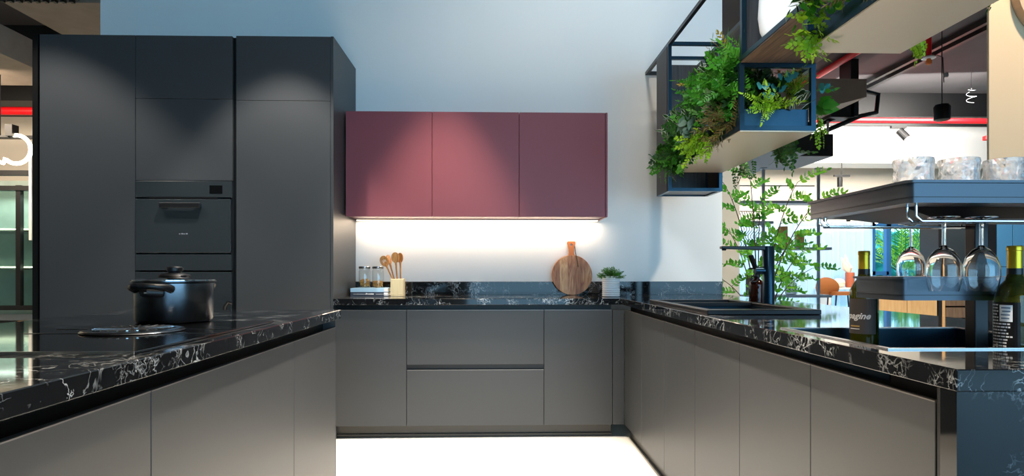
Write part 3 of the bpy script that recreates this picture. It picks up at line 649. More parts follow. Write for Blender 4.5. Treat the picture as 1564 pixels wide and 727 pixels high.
ut = MB(); ut.add([(.96, 1.40, 1.2245), (1.7, 1.40, 1.2245), (1.7, 1.7, 1.2245), (.96, 1.7, 1.2245), (1.08, 1.46, 1.203), (1.58, 1.46, 1.203), (1.58, 1.64, 1.203), (1.08, 1.64, 1.203)], [(4, 5, 6, 7)[::-1], (0, 1, 5, 4), (1, 2, 6, 5), (2, 3, 7, 6), (3, 0, 4, 7), (0, 1, 2, 3)])
ut.build('underside_pan', 'black', rk)
tray('lower_tray', .966, 1.62, 1.425, 1.615, 1.003, 1.06, .025)
for px in (1.327, 1.70): MB().box(px-.019, px+.019, 1.617, 1.655, .83, 1.2245).build('post', 'black', rk, bevel=.003)
def rail(y, x0, x1, z, gap=.030):
    yy0, yy1 = y-gap/2, y+gap/2
    MB().tube([(x0, yy0, 1.225), (x0, yy0, z+.012), (x0+.012, yy0, z), (x1, yy0, z), (x1+.004, yy0, z+.004), (x1+.004, yy0, 1.225)], .0032, 8).tube([(x0, yy1, 1.225), (x0, yy1, z+.012), (x0+.012, yy1, z), (x1, yy1, z), (x1+.004, yy1, z+.004), (x1+.004, yy1, 1.225)], .0032, 8).build('rail', 'chrome', rk, smooth=True)
rail(1.365, .955, 1.40, 1.187)
rail(1.69, .925, 1.335, 1.198)
def wineglass(label, x, y, zr, r, h):
    t = thing('wine_glass', label, 'glass', (x, y, zr-h))
    zb = zr-h
    # hangs upside down: rim at the bottom, foot at the top (on the rails)
    prof = [(r*.80, 0), (r*.93, h*.10), (r, h*.22), (r*.98, h*.34), (r*.82, h*.46), (r*.5, h*.555), (r*.22, h*.60), (.0045, h*.64), (.0038, h*.8), (.0042, h*.93), (.010, h*.965), (r*.85, h*.995), (r*.87, h*1.0), (.004, h*1.004)]
    inner = [(.004, h*.575), (r*.45, h*.535), (r*.78, h*.45), (r*.955, h*.335), (r*.975, h*.22), (r*.905, h*.10), (r*.78, 0)]
    b = MB().lathe([(q, z) for q, z in prof[:7]]+[(.0045, h*.62)]+inner, (x, y, zb), 40, closed=True).build('bowl', 'glass', t, smooth=True)
    MB().lathe([(.0044, h*.622), (.0038, h*.8), (.0042, h*.93), (.010, h*.965)], (x, y, zb), 20).build('stem', 'glass', t, smooth=True)
    MB().lathe([(.010, h*.966), (r*.5, h*.985), (r*.87, h*.995), (r*.87, h*1.002), (.004, h*1.006)], (x, y, zb), 36).build('foot', 'glass', t, smooth=True)
wineglass('wine glass hanging in front, middle of the three, left of its twin', 1.030, 1.365, 1.197, .036, .170)
wineglass('wine glass hanging in front on the right, beside the wine bottle', 1.118, 1.365, 1.197, .036, .170)
wineglass('wine glass hanging at the back on the left, behind the lower tray', 1.180, 1.69, 1.2075, .036, .170)
def tumbler(label, x, seed):
    rr = random.Random(seed); n, m = 28, 9; H_, R = .070, .043; vs = []; fs = []
    for i in range(m+1):
        for k in range(n):
            a = 2*math.pi*(k+.5*(i % 2))/n; q = R*(.95+.05*i/m)*(1+(rr.uniform(-.07, .07) if 0 < i < m else 0)); vs.append((x+q*math.cos(a), 1.45+q*math.sin(a), 1.2755+H_*i/m))
    for i in range(m):
        for k in range(n):
            a, b, c_, d = i*n+k, i*n+(k+1) % n, (i+1)*n+(k+1) % n, (i+1)*n+k
            fs += [(a, b, d), (b, c_, d)] if i % 2 == 0 else [(a, b, c_), (a, c_, d)]
    base = len(vs); k0 = m*n
    for r2, z in ((.88, 1.0), (.80, .22), (.3, .2)):
        for k in range(n): vs.append((x+R*r2*math.cos(2*math.pi*k/n), 1.45+R*r2*math.sin(2*math.pi*k/n), 1.2755+H_*z))
    for j, s0 in enumerate((k0, base, base+n)):
        s1 = base+j*n
        for k in range(n): fs.append((s0+k, s0+(k+1) % n, s1+(k+1) % n, s1+k))
    fs += [tuple(range(n))[::-1], tuple(range(base+2*n, base+3*n))]
    solo(MB().add(vs, fs), 'tumbler', 'crystal', label, 'glass', (x, 1.45, 1.2755))
tumbler('cut crystal tumbler at the left end on top of the rack', 1.018, 1)
tumbler('cut crystal tumbler in the middle on top of the rack', 1.131, 2)
tumbler('cut crystal tumbler at the right on top of the rack, cut by the frame', 1.246, 3)
t = thing('striped_leaf_plant', 'narrow white striped leaves poking up between the crystal tumblers', 'plant', (1.165, 1.60, 1.276))
for dx, dz, rl in ((-.004, -.25, 0), (.006, .1, 1.4), (.012, -.05, .4)):
    put('leaf', LF['blade'], t, (dx, 0, 0), rot_to((dz*.5-.03, .1, 1), rl), 1.02 if dx < 0 else .9)
def wine_bottle(label, x, y, R):
    c = (x, y, .83)
    t = thing('wine_bottle', label, 'bottle', c)
    MB().lathe([(R*.7, .006), (R*.93, 0), (R, .006), (R, .175), (R*.97, .19), (R*.75, .208), (R*.48, .222), (.0150, .238), (.0135, .250), (.0133, .290)], c, 40).build('glass_body', 'bottle', t, smooth=True)
    MB().lathe([(R*.90, .008), (R*.93, .165), (R*.3, .166)], c, 32).build('wine', mat('dark_wine', (.02, .02, .003), .1), t, smooth=True)
    MB().lathe([(.0148, .250), (.0148, .290), (.0158, .291), (.0158, .299), (.0145, .302), (.002, .3025)], c, 28).build('capsule', 'gold', t, smooth=True)
    MB().lathe([(.0158, .228), (.0152, .2498), (.0142, .2499)], c, 28).build('neck_foil', 'foil', t, smooth=True)
    return t, c
def wrap(vs, c, R, ang0): return [Vector((c[0]+R*math.sin(ang0+v[0]/R), c[1]-R*math.cos(ang0+v[0]/R), c[2]+v[1])) for v in vs]
def wrap_rect(mb, c, R, a0, x0, x1, z0, z1, n=8, mi=0):
    vs = []
    for k in range(n+1):
        x_ = x0+(x1-x0)*k/n; vs += [(x_, z0), (x_, z1)]
    mb.add(wrap(vs, c, R, a0), [(2*k, 2*k+2, 2*k+3, 2*k+1) for k in range(n)], mi); return mb
RB = .037
bt1, c1 = wine_bottle('green wine bottle with dark script label, left of the lower rack tray', 1.063, 1.72, RB)
a1 = math.atan2(-c1[0], c1[1])-.30
lb = wrap_rect(MB(), c1, RB+.0004, a1, -.052, .044, .065, .165, 14).build('label', 'label', bt1)
vs, fs = text2d('opagine', .025, .4)
MB().add(wrap([(v.x, v.y+.108) for v in vs], c1, RB+.0009, a1-.33), fs).build('lettering', 'print_white', lb)
pr = MB(); wrap_rect(pr, c1, RB+.0009, a1, -.028, .0, .085, .0885, 4); pr.build('gold_print', 'print_gold', lb)
pr = MB(); wrap_rect(pr, c1, RB+.0009, a1, -.030, .0, .078, .0797, 4); pr.build('fine_print', 'print_white', lb)
RC = .040
bt2, c2 = wine_bottle('green wine bottle showing its text back label at the right edge', 1.20, 1.368, RC)
a2 = math.atan2(-c2[0], c2[1])
lb = wrap_rect(MB(), c2, RC+.0004, a2, -.062, .010, .060, .172, 14).build('label', 'foil', bt2)
pr = MB(); wrap_rect(pr, c2, RC+.0009, a2, -.030, -.004, .128, .166, 5); wt = pr.build('sticker', 'print_white', lb)
pr = MB()
for z, x0, x1 in ((.158, -.026, -.008), (.150, -.024, -.008), (.142, -.027, -.009), (.134, -.026, -.010)): wrap_rect(pr, c2, RC+.0013, a2, x0, x1, z, z+.003, 3)
pr.build('sticker_print', 'print_blue', lb)
pr = MB(); rr = random.Random(3)
for k in range(14):
    z = .164-k*.0072; e = -.033 if z > .125 else rr.uniform(-.016, -.004); x_ = -.056+rr.uniform(0, .006)
    while x_ < e-.003:
        ww = rr.uniform(.003, .009); wrap_rect(pr, c2, RC+.0009, a2, x_, min(x_+ww, e), z, z+.0034, 2); x_ += ww+.0015
wrap_rect(pr, c2, RC+.0009, a2, -.055, -.044, .062, .070, 2); wrap_rect(pr, c2, RC+.0009, a2, -.040, -.034, .066, .076, 2)
pr.build('fine_print', 'print_white', lb)

# ------------------------------------------------------------------ hanging planter frame over the right worktop
PX0, PX1 = 1.12, 1.475; bw = .022
pf = thing('hanging_planter_frame', 'hanging black metal frame of open boxes with wood panels and planting troughs', 'planter', (1.3, 2.9, 1.595))
def frame_box(x0, x1, y0, y1, z0, z1, nm='box_frame', m='frame'):
    mb = MB(); h = bw
    for x in (x0, x1-h):
        for y in (y0, y1-h): mb.box(x, x+h, y, y+h, z0, z1)
        for z in (z0, z1-h): mb.box(x, x+h, y0+h, y1-h, z, z+h)
    for y in (y0, y1-h):
        for z in (z0, z1-h): mb.box(x0+h, x1-h, y, y+h, z, z+h)
    return mb.build(nm, m, pf)
frame_box(PX0, PX1, 3.90, 4.186, 1.595, 2.566)
MB().box(PX0-.003, PX0+.004, 3.924, 4.17, 1.60, 2.54).build('side_panel', 'wood_brown', pf)
MB().box(PX0+.024, PX1-.024, 4.15, 4.16, 1.605, 2.50).build('back_panel', 'wood_dark', pf)
MB().box(PX0+.024, PX1-.024, 3.924, 4.148, 1.603, 1.611).build('bottom_panel', 'plinth', pf)
MB().box(PX1-.006, PX1+.001, 3.924, 4.17, 1.617, 2.54).build('side_panel', 'wood_brown', pf)
frame_box(PX0, PX1, 2.75, 3.898, 1.722, 2.034)
MB().box(PX0+.003, PX1-.003, 2.753, 3.895, 1.716, 1.7215).build('bottom_panel', 'soffit', pf)
tq = MB().slab([PX0+.025, PX0+.033, PX1-.033, PX1-.025], [2.774, 2.782, 3.868, 3.874], lambda i, j: not (i == 1 and j == 1), 1.745, 1.825).box(PX0+.025, PX1-.025, 2.774, 3.874, 1.745, 1.749).build('trough', 'trough', pf)
MB().box(PX0+.034, PX1-.034, 2.783, 3.867, 1.75, 1.808).build('soil', 'soil', tq)
frame_box(PX0, PX1, 2.17, 2.748, 2.036, 2.566)
MB().box(PX0+.003, PX1-.003, 2.193, 2.745, 2.030, 2.0355).build('shelf', 'wood_shelf', pf)
MB().box(PX0+.024, PX1-.024, 2.73, 2.74, 2.06, 2.54).build('back_panel', 'wood_dark', pf)
frame_box(PX0, PX1, .90, 2.168, 1.872, 2.20)
MB().box(PX0+.003, PX1-.003, .903, 2.165, 1.866, 1.8715).build('bottom_panel', 'soffit', pf)
MB().box(PX0+.024, PX1-.024, 2.150, 2.158, 1.895, 2.17).build('end_panel', 'wood_dark', pf)
tq = MB().slab([PX0+.025, PX0+.033, PX1-.033, PX1-.025], [.93, .938, 2.138, 2.144], lambda i, j: not (i == 1 and j == 1), 1.895, 1.945).box(PX0+.025, PX1-.025, .93, 2.144, 1.895, 1.899).build('trough', 'trough', pf)
MB().box(PX0+.034, PX1-.034, .939, 2.137, 1.90, 1.935).build('soil', 'soil', tq)
MB().box(PX0, PX0+bw, 4.188, 4.508, 2.544, 2.566).box(PX1-bw, PX1, 4.188, 4.508, 2.544, 2.566).box(PX0, PX0+bw, 2.75, 3.898, 2.544, 2.566).box(PX1-bw, PX1, 2.75, 3.898, 2.544, 2.566).box(PX0, PX0+bw, .6, 2.168, 2.544, 2.566).box(PX1-bw, PX1, .6, 2.168, 2.544, 2.566).box(PX0+bw, PX1-bw, 4.484, 4.508, 2.544, 2.566).build('top_rail', 'black', pf)
for y in (.7, 2.0):
    for x in (PX0+.011, PX1-.011): MB().tube([(x, y, 2.566), (x, y, 4.5)], .006, 8).build('hanger_rod', 'black', pf)
t = thing('picture_light', 'tiny glowing spotlight clipped in the back box of the planter frame', 'light', (1.40, 3.88, 2.39))
MB().tube([(1.40, 3.899, 2.44), (1.40, 3.86, 2.41), (1.40, 3.85, 2.37)], .008, 8).build('body', 'black', t)
MB().lathe([(.009, 0), (.010, .012)], (1.40, 3.85, 2.352), 12).build('bulb', 'bulb', t)
vz = MB().lathe([(.05, 0), (.075, .004), (.094, .05), (.102, .11), (.098, .18), (.08, .24), (.05, .28), (.04, .31), (.046, .33), (.036, .33), (.032, .30), (.04, .27)], (1.205, 2.50, 2.0365), 40)
solo(vz, 'vase', 'white_cer', 'white rounded ceramic vase standing in the upper planter box', 'vase', (1.205, 2.5, 2.0365), smooth=True)

# plants of the lower planter: seen through its open left side, from far end to near end
UPL = (-.8, -.3, .5)
clump('boxwood_plant', 'green small leaved plant drooping over the far end of the lower planter', (1.13, 3.80, 1.80), S['box']+S['boxd'], 95, (.06, .13, .05), (-.6, -.2, -.3), .9)
clump('white_edged_shrub', 'dark shrub with white edged small leaves at the far end of the planter', (1.10, 3.66, 1.96), [LF['varis']], 90, (.05, .14, .07), (-.6, -.4, .5), 1.0, 1.1, 1.6, 'leaf')
clump('boxwood_plant', 'mid green bushy plant in the middle of the planter side, left of the silver leaves', (1.12, 3.50, 1.82), S['boxd']+S['box']+S['boxd'], 80, (.05, .12, .06), (-.6, -.2, -.1), .9)
clump('silver_leaf_plant', 'broad silver green leaves hanging over the middle of the planter edge', (1.05, 3.28, 1.88), [LF['silver']], 18, (.02, .10, .07), (-.4, -.5, -.6), .6, 1.0, 1.5, 'leaf')
clump('lime_trailing_plant', 'lime green trailing plant drooping below the silver leaves', (1.11, 3.22, 1.80), S['lime']+S['vinel'], 36, (.03, .10, .03), (-.4, -.3, -.7), .6)
clump('leafy_shrub', 'large mid green leafy shrub rising above the middle of the planter', (1.16, 3.22, 1.98), S['box']+S['fern'], 120, (.08, .22, .09), UPL, .9)
clump('round_leaf_plant', 'bright round green leaves at the top of the shrub row', (1.11, 3.32, 2.02), [LF['big']], 10, (.03, .08, .03), (-.5, -.5, .6), .6, .8, 1.2, 'leaf')
clump('fern', 'bushy green fern next to the near left post of the planter', (1.15, 2.93, 1.98), S['fern']+S['box'], 110, (.07, .13, .10), UPL, .9)
clump('white_edged_plant', 'pale variegated leaves in the upper middle of the planter side', (1.10, 3.08, 2.10), [LF['varis']], 34, (.03, .08, .05), (-.7, -.5, .3), .9, 1.0, 1.5, 'leaf')
clump('spiky_grass', 'thin spiky grass blades sticking up at the near end of the planter', (1.20, 3.0, 2.05), [LF['grass']], 34, (.06, .16, .02), (-.2, -.1, 1), .5, .8, 1.5, 'leaf')
clump('yellow_sprig', 'yellow dried sprig reaching left in front of the wood panel', (1.16, 3.30, 2.03), S['yel'], 5, (.02, .03, .02), (-.5, .9, .75), .25, 1.0, 1.5)
clump('yellow_sprig', 'tall yellow brown sprig standing near the little spotlight', (1.20, 3.10, 2.12), S['yel'], 7, (.03, .08, .02), (-.15, .2, 1), .35, 1.0, 1.5)
clump('brown_grass', 'olive brown tufted plant over the lower edge near the front post', (1.12, 2.95, 1.79), S['brown'], 36, (.04, .12, .05), (-.6, -.3, -.1), .9)
clump('green_vine', 'green leafy vine clump between the fern and the brown tuft', (1.11, 3.04, 1.90), S['boxd']+S['box'], 60, (.04, .12, .05), (-.6, -.4, 0), .9)
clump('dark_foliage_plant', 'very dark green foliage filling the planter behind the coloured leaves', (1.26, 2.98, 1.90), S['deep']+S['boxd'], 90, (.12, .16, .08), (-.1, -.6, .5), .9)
# near end of the lower planter, seen from the front
def facing(d, n):
    z = Vector(d).normalized(); y = Vector(n); x = y.cross(z).normalized(); y = z.cross(x)
    return Matrix((x, y, z)).transposed().to_quaternion()
def euca(label, loc, spots):
    t = thing('eucalyptus', label, 'plant', loc)
    for dx, dz, s in spots:
        for sg in (-1, 1):
            put('leaf', LF['teal'], t, (dx, -.035, dz), facing((sg*.9, -.35, .15), (sg*.2, -1, .35)), s*.95)
        put('sprig', S['lime'][0], t, (dx, -.04, dz), rot_to((.1, -.8, .3)), .28)
    return t
euca('teal round leaved eucalyptus in the middle of the planter front', (1.30, 2.79, 1.90), [(-.075, .025, .85), (-.005, .015, 1.0), (.028, .062, 1.05), (.06, .075, .8), (-.05, -.02, .8)])
clump('lime_fern', 'lime green fern fronds hanging over the front of the blue liner', (1.27, 2.775, 1.845), S['fernl'], 22, (.06, .015, .02), (-.5, -.7, .05), .65, .7, 1.1)
clump('variegated_plant', 'large dark leaves with white edges at the right of the planter front', (1.395, 2.775, 1.855), [LF['vari']], 9, (.035, .02, .05), (.3, -.6, .3), .8, .8, 1.2, 'leaf')
clump('yellow_feather_plant', 'yellow green feathery plant in the right corner of the planter front', (1.42, 2.86, 1.93), S['yel']+S['fernl'], 34, (.03, .05, .06), (0, -.2, 1), .5, .6, 1.0)
t = thing('red_flower', 'small red orange blossom at the right of the planter front', 'flower', (1.425, 2.77, 1.945))
for k in range(6): put('petal', leaf_mesh('petal', .022, .007, 'petal_red', .2) if k == 0 else bpy.data.meshes['petal'], t, (0, 0, 0), rot_to((-1+.25*k, -.4, -.5+.15*k)), 1)
clump('round_leaf_plant', 'bright green round leaves growing out past the right side post', (1.515, 2.79, 1.86), [LF['big']], 7, (.012, .03, .035), (1, -.4, .1), .6, .9, 1.35, 'leaf')
clump('eucalyptus_sprig', 'short eucalyptus sprig reaching right from the planter', (1.49, 2.80, 1.925), [LF['teal'], LF['round'], LF['jade']], 16, (.045, .02, .012), (1, -.3, .2), .7, .6, .9, 'leaf').location.x += .05
clump('yellow_vine', 'yellow green vine trailing down past the right front corner', (1.495, 2.775, 1.80), S['vinel'], 8, (.012, .02, .05), (.1, -.2, -1), .35, .6, .9)
clump('trailing_vine', 'dark green vine hanging below the right edge in the middle', (1.49, 3.12, 1.74), S['vine']+S['boxd'], 22, (.02, .11, .03), (.2, -.2, -.8), .6, .6, 1.0)
clump('trailing_vine', 'thin green vine hanging below the right edge at the far end', (1.49, 3.60, 1.73), S['vine'], 9, (.02, .14, .02), (.1, -.2, -1), .5, .6, .9)
# upper near planter
clump('jade_plant', 'lime green fleshy leaves spilling over the upper planter corner', (1.09, 1.98, 2.00), [LF['jade'], LF['round']], 110, (.05, .12, .07), (-.5, -.3, .1), 1.0, .7, 1.15, 'leaf').children
clump('jade_plant', 'lime green sprigs drooping to the lower corner of the upper planter', (1.12, 2.08, 1.93), S['lime'], 22, (.02, .07, .05), (-.4, 0, -.6), .6, .6, .9)
clump('variegated_plant', 'dark white edged leaves leaning in front of the white vase', (1.10, 2.13, 2.06), [LF['vari'], LF['varis']], 26, (.04, .07, .05), (-.6, .35, .1), .8, .8, 1.2, 'leaf')
clump('fern', 'fresh green fern right of the lime leaves in the upper planter', (1.11, 1.83, 2.01), S['fern']+S['box'], 55, (.05, .09, .07), (-.5, -.2, .4), .9, .7, 1.1)
clump('brown_grass', 'rusty brown tuft hanging over the edge of the upper planter', (1.10, 1.74, 1.95), S['brown'], 34, (.04, .06, .05), (-.6, 0, -.1), .9, .6, 1.0)
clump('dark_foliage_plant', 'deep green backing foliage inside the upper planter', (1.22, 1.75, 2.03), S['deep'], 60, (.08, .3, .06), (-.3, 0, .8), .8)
clump('trailing_vine', 'short green sprig hanging from the far right of the upper planter', (1.485, 2.12, 1.89), S['lime'], 6, (.015, .03, .02), (.5, -.1, -.5), .4, .5, .7)
clump('trailing_vine', 'tip of green vine at the top edge right of the upper planter', (1.53, 1.80, 2.02), S['vine']+S['lime'], 8, (.02, .06, .02), (.6, 0, -.5), .5, .6, .9)

# ------------------------------------------------------------------ tall leafy plant behind the worktop
tp = thing('potted_tree', 'tall green plant with feathery leaflets standing behind the tap', 'plant', (2.25, 5.05, 0))
MB().lathe([(.13, 0), (.17, .02), (.21, .42), (.20, .43), (.18, .40), (.05, .39)], (2.25, 5.05, 0), 28).build('pot', 'white_cer', tp, smooth=True)
rnd = random.Random(11); extra = MB(); lm = LF['leaflet']; leaves = []
tips = [(1.97, 1.84), (2.16, 1.94), (2.46, 1.80), (2.62, 1.66), (2.28, 1.66), (1.96, 1.44), (2.60, 1.38), (2.06, 1.20), (2.46, 1.22), (2.72, 1.10), (1.92, 1.02), (2.30, .98)]
for bx, bz in tips:
    root = Vector((2.24+rnd.uniform(-.05, .05), 5.05+rnd.uniform(-.05, .05), .40)); tip = Vector((bx, 5.0+rnd.uniform(-.22, .22), bz))
    mid = root.lerp(tip, .55); mid.x = root.x+(tip.x-root.x)*.25; mid.z = root.z+(tip.z-root.z)*.75
    bez = lambda t_: root*(1-t_)**2+mid*2*t_*(1-t_)+tip*t_*t_
    br = MB().tube([bez(k/12) for k in range(13)], [.008*(1-.7*k/12) for k in range(13)], 5).build('branch', 'stem', tp)
    nr = 7 if bz > 1.3 else 5
    for k in range(nr):
        t_ = 1-.62*k/nr*(1 if bz > 1.3 else .8); p = bez(t_); tg = (bez(min(1, t_+.02))-bez(t_-.05)).normalized()
        sgn = (-1) ** k if k else (1 if bx > 2.25 else -1)
        d = (tg*(.9 if k == 0 else .45)+Vector((sgn*rnd.uniform(.5, .9), rnd.uniform(-.5, .3), rnd.uniform(-.1, .25)))).normalized(); Lr = rnd.uniform(.17, .27)
        rc = [p+d*Lr*q/6+Vector((0, 0, -.07*(q/6)**2)) for q in range(7)]
        MB().tube(rc, [.003*(1-.5*q/6) for q in range(7)], 4).build('leaf_stalk', 'stem_g', br)
        npair = 6
        for q in range(npair+1):
            u = .12+.88*q/npair; c0 = p+d*Lr*u+Vector((0, 0, -.07*u*u)); sd = d.cross(Vector((rnd.uniform(-.3, .3), -.9, .5))).normalized()
            for sg in ((-1, 1) if q < npair else (0,)):
                dd = d*.55+sd*sg*.9+Vector((rnd.uniform(-.15, .15), rnd.uniform(-.4, .2), rnd.uniform(-.2, .15)))
                zz = dd.normalized(); yy = Vector((rnd.uniform(-1.3, 1.3), -1, rnd.uniform(-.4, 1.3))); xx = yy.cross(zz).normalized(); yy = zz.cross(xx)
                leaves.append((c0, Matrix((xx, yy, zz)).transposed().to_quaternion(), rnd.uniform(.75, 1.1)*(1-.2*u)))
leaves.sort(key=lambda l: l[0].y)
for k, (c0, q, s_) in enumerate(leaves):
    if k < 296: put('leaf', lm, tp, c0-Vector((2.25, 5.05, 0)), q, s_)
    else: extra.add([c0+q @ (v.co*s_) for v in lm.vertices], [tuple(f.vertices) for f in lm.polygons])
if extra.v: tag(extra.build('leaves', 'L_tree', tp, smooth=True), kind='stuff')

# ------------------------------------------------------------------ showroom behind on the right
cu = MB(); n = 90; vs = []; fs = []
for k in range(n+1):
    x = 4.75+3.35*k/n; y = 12.75+.05*math.sin(k*1.35)+.015*math.sin(k*.37); vs += [(x, y, .05), (x, y, 2.16)]
fs = [(2*k, 2*k+2, 2*k+3, 2*k+1) for k in range(n)]
solo(cu.add(vs, fs), 'curtain', 'sheer', 'white sheer curtain in folds across the far window', 'curtain', (6.4, 12.75, .05), smooth=True)
t = thing('open_shelf', 'slim open metal shelf unit standing behind the tall plant', 'shelf', (3.85, 8, 0))
for x in (3.577, 4.323): MB().tube([(x, 8, 0), (x, 8, 2.40), (x, 8, 2.44)], .021, 10).lathe([(.05, 2.445), (.05, 2.46)], (x, 8, 0), 12).build('post', 'shelfgrey', t)
for x0, x1, z in ((3.25, 4.36, 2.01), (3.25, 3.66, 1.74), (3.25, 4.44, 1.395), (3.25, 4.44, .765)): MB().box(x0, x1, 7.88, 8.15, z-.035, z).build('shelf', 'shelfgrey', t)
MB().tube([(3.25, 8.1, 2.235), (4.323, 8.1, 2.235)], .008, 6).build('rod', 'shelfgrey', t)
t = thing('wavy_wire_rack', 'rack of wavy grey wires below the upper left shelf', 'rack', (3.4, 8.02, 1.395))
for k in range(9):
    x = 3.26+k*.036; MB().tube([(x+.03*math.sin(z*.55), 8.02, 1.396+z*.0173) for z in range(19)], .005, 5).build('wire', 'shelfgrey', t)
MB().tube([(3.25, 8.02, 1.70), (3.56, 8.02, 1.70)], .006, 6).build('rail', 'shelfgrey', t)
t = thing('wavy_wire_rack', 'rack of wavy grey wires on the upper left shelf', 'rack', (3.4, 8.02, 1.74))
for k in range(9):
    x = 3.27+k*.032; MB().tube([(x+.012*math.sin(z*.5), 8.02, 1.741+z*.017) for z in range(9)], .005, 5).build('wire', 'shelfgrey', t)
MB().tube([(3.25, 8.02, 1.88), (3.55, 8.02, 1.88)], .006, 6).build('rail', 'shelfgrey', t)
for x, h, l in ((3.84, .28, 'brown wooden block standing on the shelf, taller left one'), (4.065, .21, 'brown wooden block standing on the shelf, shorter right one')):
    solo(MB().box(x-.045, x+.045, 7.95, 8.05, 1.396, 1.396+h, .006), 'wooden_block', 'spoonw', l, 'block', (x, 8, 1.396))
solo(MB().lathe([(.05, 0), (.07, .01), (.08, .08), (.07, .15), (.04, .17), (.035, .165), (.06, .14)], (3.95, 8, .766), 24), 'vase', 'white_cer', 'small white ribbed pot on the lowest shelf behind the plant', 'vase', (3.95, 8, .766), smooth=True)
solo(MB().box(3.37, 3.47, 7.92, 8.08, .766, 1.02, .004), 'storage_box', 'carc', 'dark box on the lowest shelf behind the soap bottle', 'box', (3.42, 8, .766))
t = thing('chair', 'brown upholstered chair with thin dark legs by the far table', 'chair', (6.8, 12, 0))
MB().rbox(6.62, 7.18, 11.65, 12.1, .61, .675, .12).build('seat', 'brown_leather', t, smooth=True)
vs, fs = shape2d([ell(0, 0, .36, .19, 32)], .05, .012)
MB().add([(6.56+v.x*.85, 11.88+v.x*.45+v.z-(v.x*v.x)*.6, .76+v.y) for v in vs], fs).build('backrest', 'brown_leather', t, smooth=True)
for x, y, dx in ((6.68, 11.70, -.05), (7.10, 11.72, .04), (6.70, 12.03, -.04), (7.10, 12.03, .05)): MB().tube([(x, y, .61), (x+dx, y, 0)], [.016, .011], 8).build('leg', 'navy', t)
t = thing('table', 'pale table behind the brown chair at the far window', 'table', (7.5, 12.35, 0))
MB().box(6.75, 8.3, 12.26, 12.68, .715, .745).build('tabletop', 'tabletop', t)
for x in (6.85, 8.15): MB().box(x, x+.06, 12.30, 12.64, 0, .714).build('leg', 'tabletop', t)
t = thing('pampas_vase', 'terracotta vase with cream pampas plumes on the far table', 'vase', (7.40, 12.46, .746))
MB().lathe([(.07, 0), (.085, .01), (.09, .30), (.085, .31), (.075, .30), (.07, .05)], (7.40, 12.46, .746), 24).build('vase', 'terracotta', t, smooth=True)
for dx, h in ((-.10, .68), (-.18, .62), (-.05, .55)):
    MB().tube([(7.40, 12.46, 1.0), (7.40+dx*.5, 12.46, 1.15), (7.40+dx, 12.46, .746+h)], [.006, .075, .012], 8).build('plume', 'pampas', t, smooth=True)
solo(MB().lathe([(.05, 0), (.10, .02), (.12, .10), (.08, .17), (.05, .18)], (7.18, 12.48, .746), 24), 'pumpkin_vase', 'pampas', 'round cream vase beside the terracotta vase on the table', 'vase', (7.18, 12.48, .746), smooth=True)
t = thing('sideboard', 'low tan oak cabinet with two dark knobs behind the wine bottle', 'cabinet', (7.7, 11.2, 0))
MB().box(7.05, 8.18, 11.02, 11.4, .05, .62).box(7.08, 8.15, 11.05, 11.38, 0, .05).build('body', 'tan', t)
for x0, x1, kx in ((7.06, 7.60, 7.55), (7.61, 8.17, 7.66)):
    d = MB().box(x0, x1, 11.0, 11.018, .06, .615).build('door', 'tan', t); MB().lathe([(.02, -.01), (.02, .01)], (kx, 10.99, .585), 10).build('knob', 'stem', d)
t = thing('glass_cabinet', 'tall dark display cabinet with glass door reflecting palms, far right', 'cabinet', (8.95, 11.3, 0))
MB().box(8.2, 8.27, 11.0, 11.5, 0, 2.4).box(9.0, 9.30, 11.0, 11.5, 0, 2.4).box(8.27, 9.0, 11.45, 11.5, 0, 2.4).box(8.27, 9.0, 11.0, 11.45, 2.33, 2.4).build('body', 'carc', t)
MB().box(8.27, 8.31, 10.98, 11.0, .2, 2.33).box(8.96, 9.0, 10.98, 11.0, .2, 2.33).build('door_frame', 'tan', t)
MB().box(8.31, 8.96, 10.985, 10.992, .65, 2.33).build('pane', 'ovenglass', t)
for z in (.22, .44): MB().box(8.32, 8.95, 10.985, 11.44, z, z+.19).build('drawer', 'brownoak', t)
for z in (.68, 1.62): MB().box(8.28, 8.99, 11.02, 11.44, z, z+.03).build('shelf', 'brownoak', t)
t = thing('wall_panelling', 'blue grey tall cabinet fronts at the far right behind the bottle', 'cabinet', (10, 11.3, 0))
MB().box(9.31, 12.5, 11.02, 11.5, 0, 2.4).build('body', 'carc', t)
for x0, x1 in ((9.31, 9.60), (9.62, 10.3), (10.31, 11.0), (11.01, 11.7), (11.71, 12.4)):
    MB().box(x0, x1, 11.0, 11.018, 1.17, 2.4).build('door', 'bluepanel', t); MB().box(x0, x1, 11.0, 11.018, .05, 1.16).build('door', 'bluepanel', t)
for x, l in ((6.95, 'small glowing spotlight above the far curtain, leftmost of three'), (7.45, 'small glowing spotlight above the far curtain, middle of three'), (8.06, 'brightest small spotlight by the far window frame, rightmost of three')):
    t = thing('wall_spotlight', l, 'light', (x, 12.6, 2.12))
    MB().tube([(x, 12.999, 2.24), (x, 12.6, 2.24), (x, 12.6, 2.16)], .012, 6).lathe([(.03, .0), (.045, .05), (.02, .06)], (x, 12.6, 2.12), 12).build('head', 'plastic', t)
    MB().lathe([(.01, -.03), (.032, -.015), (.036, 0)], (x, 12.6, 2.118), 12).build('bulb', 'bulb', t)
t = thing('track_spotlight', 'small black spotlight on a short bar before the pale far wall', 'light', (6.9, 12.0, 2.95))
MB().box(6.80, 7.12, 11.98, 12.02, 2.98, 3.02).tube([(6.96, 12, 3.02), (6.96, 12, 3.26)], .01, 6).build('bar', 'plastic', t); MB().tube([(6.92, 12, 2.97), (6.92, 12, 2.78)], .05, 12).build('head', 'plastic', t)
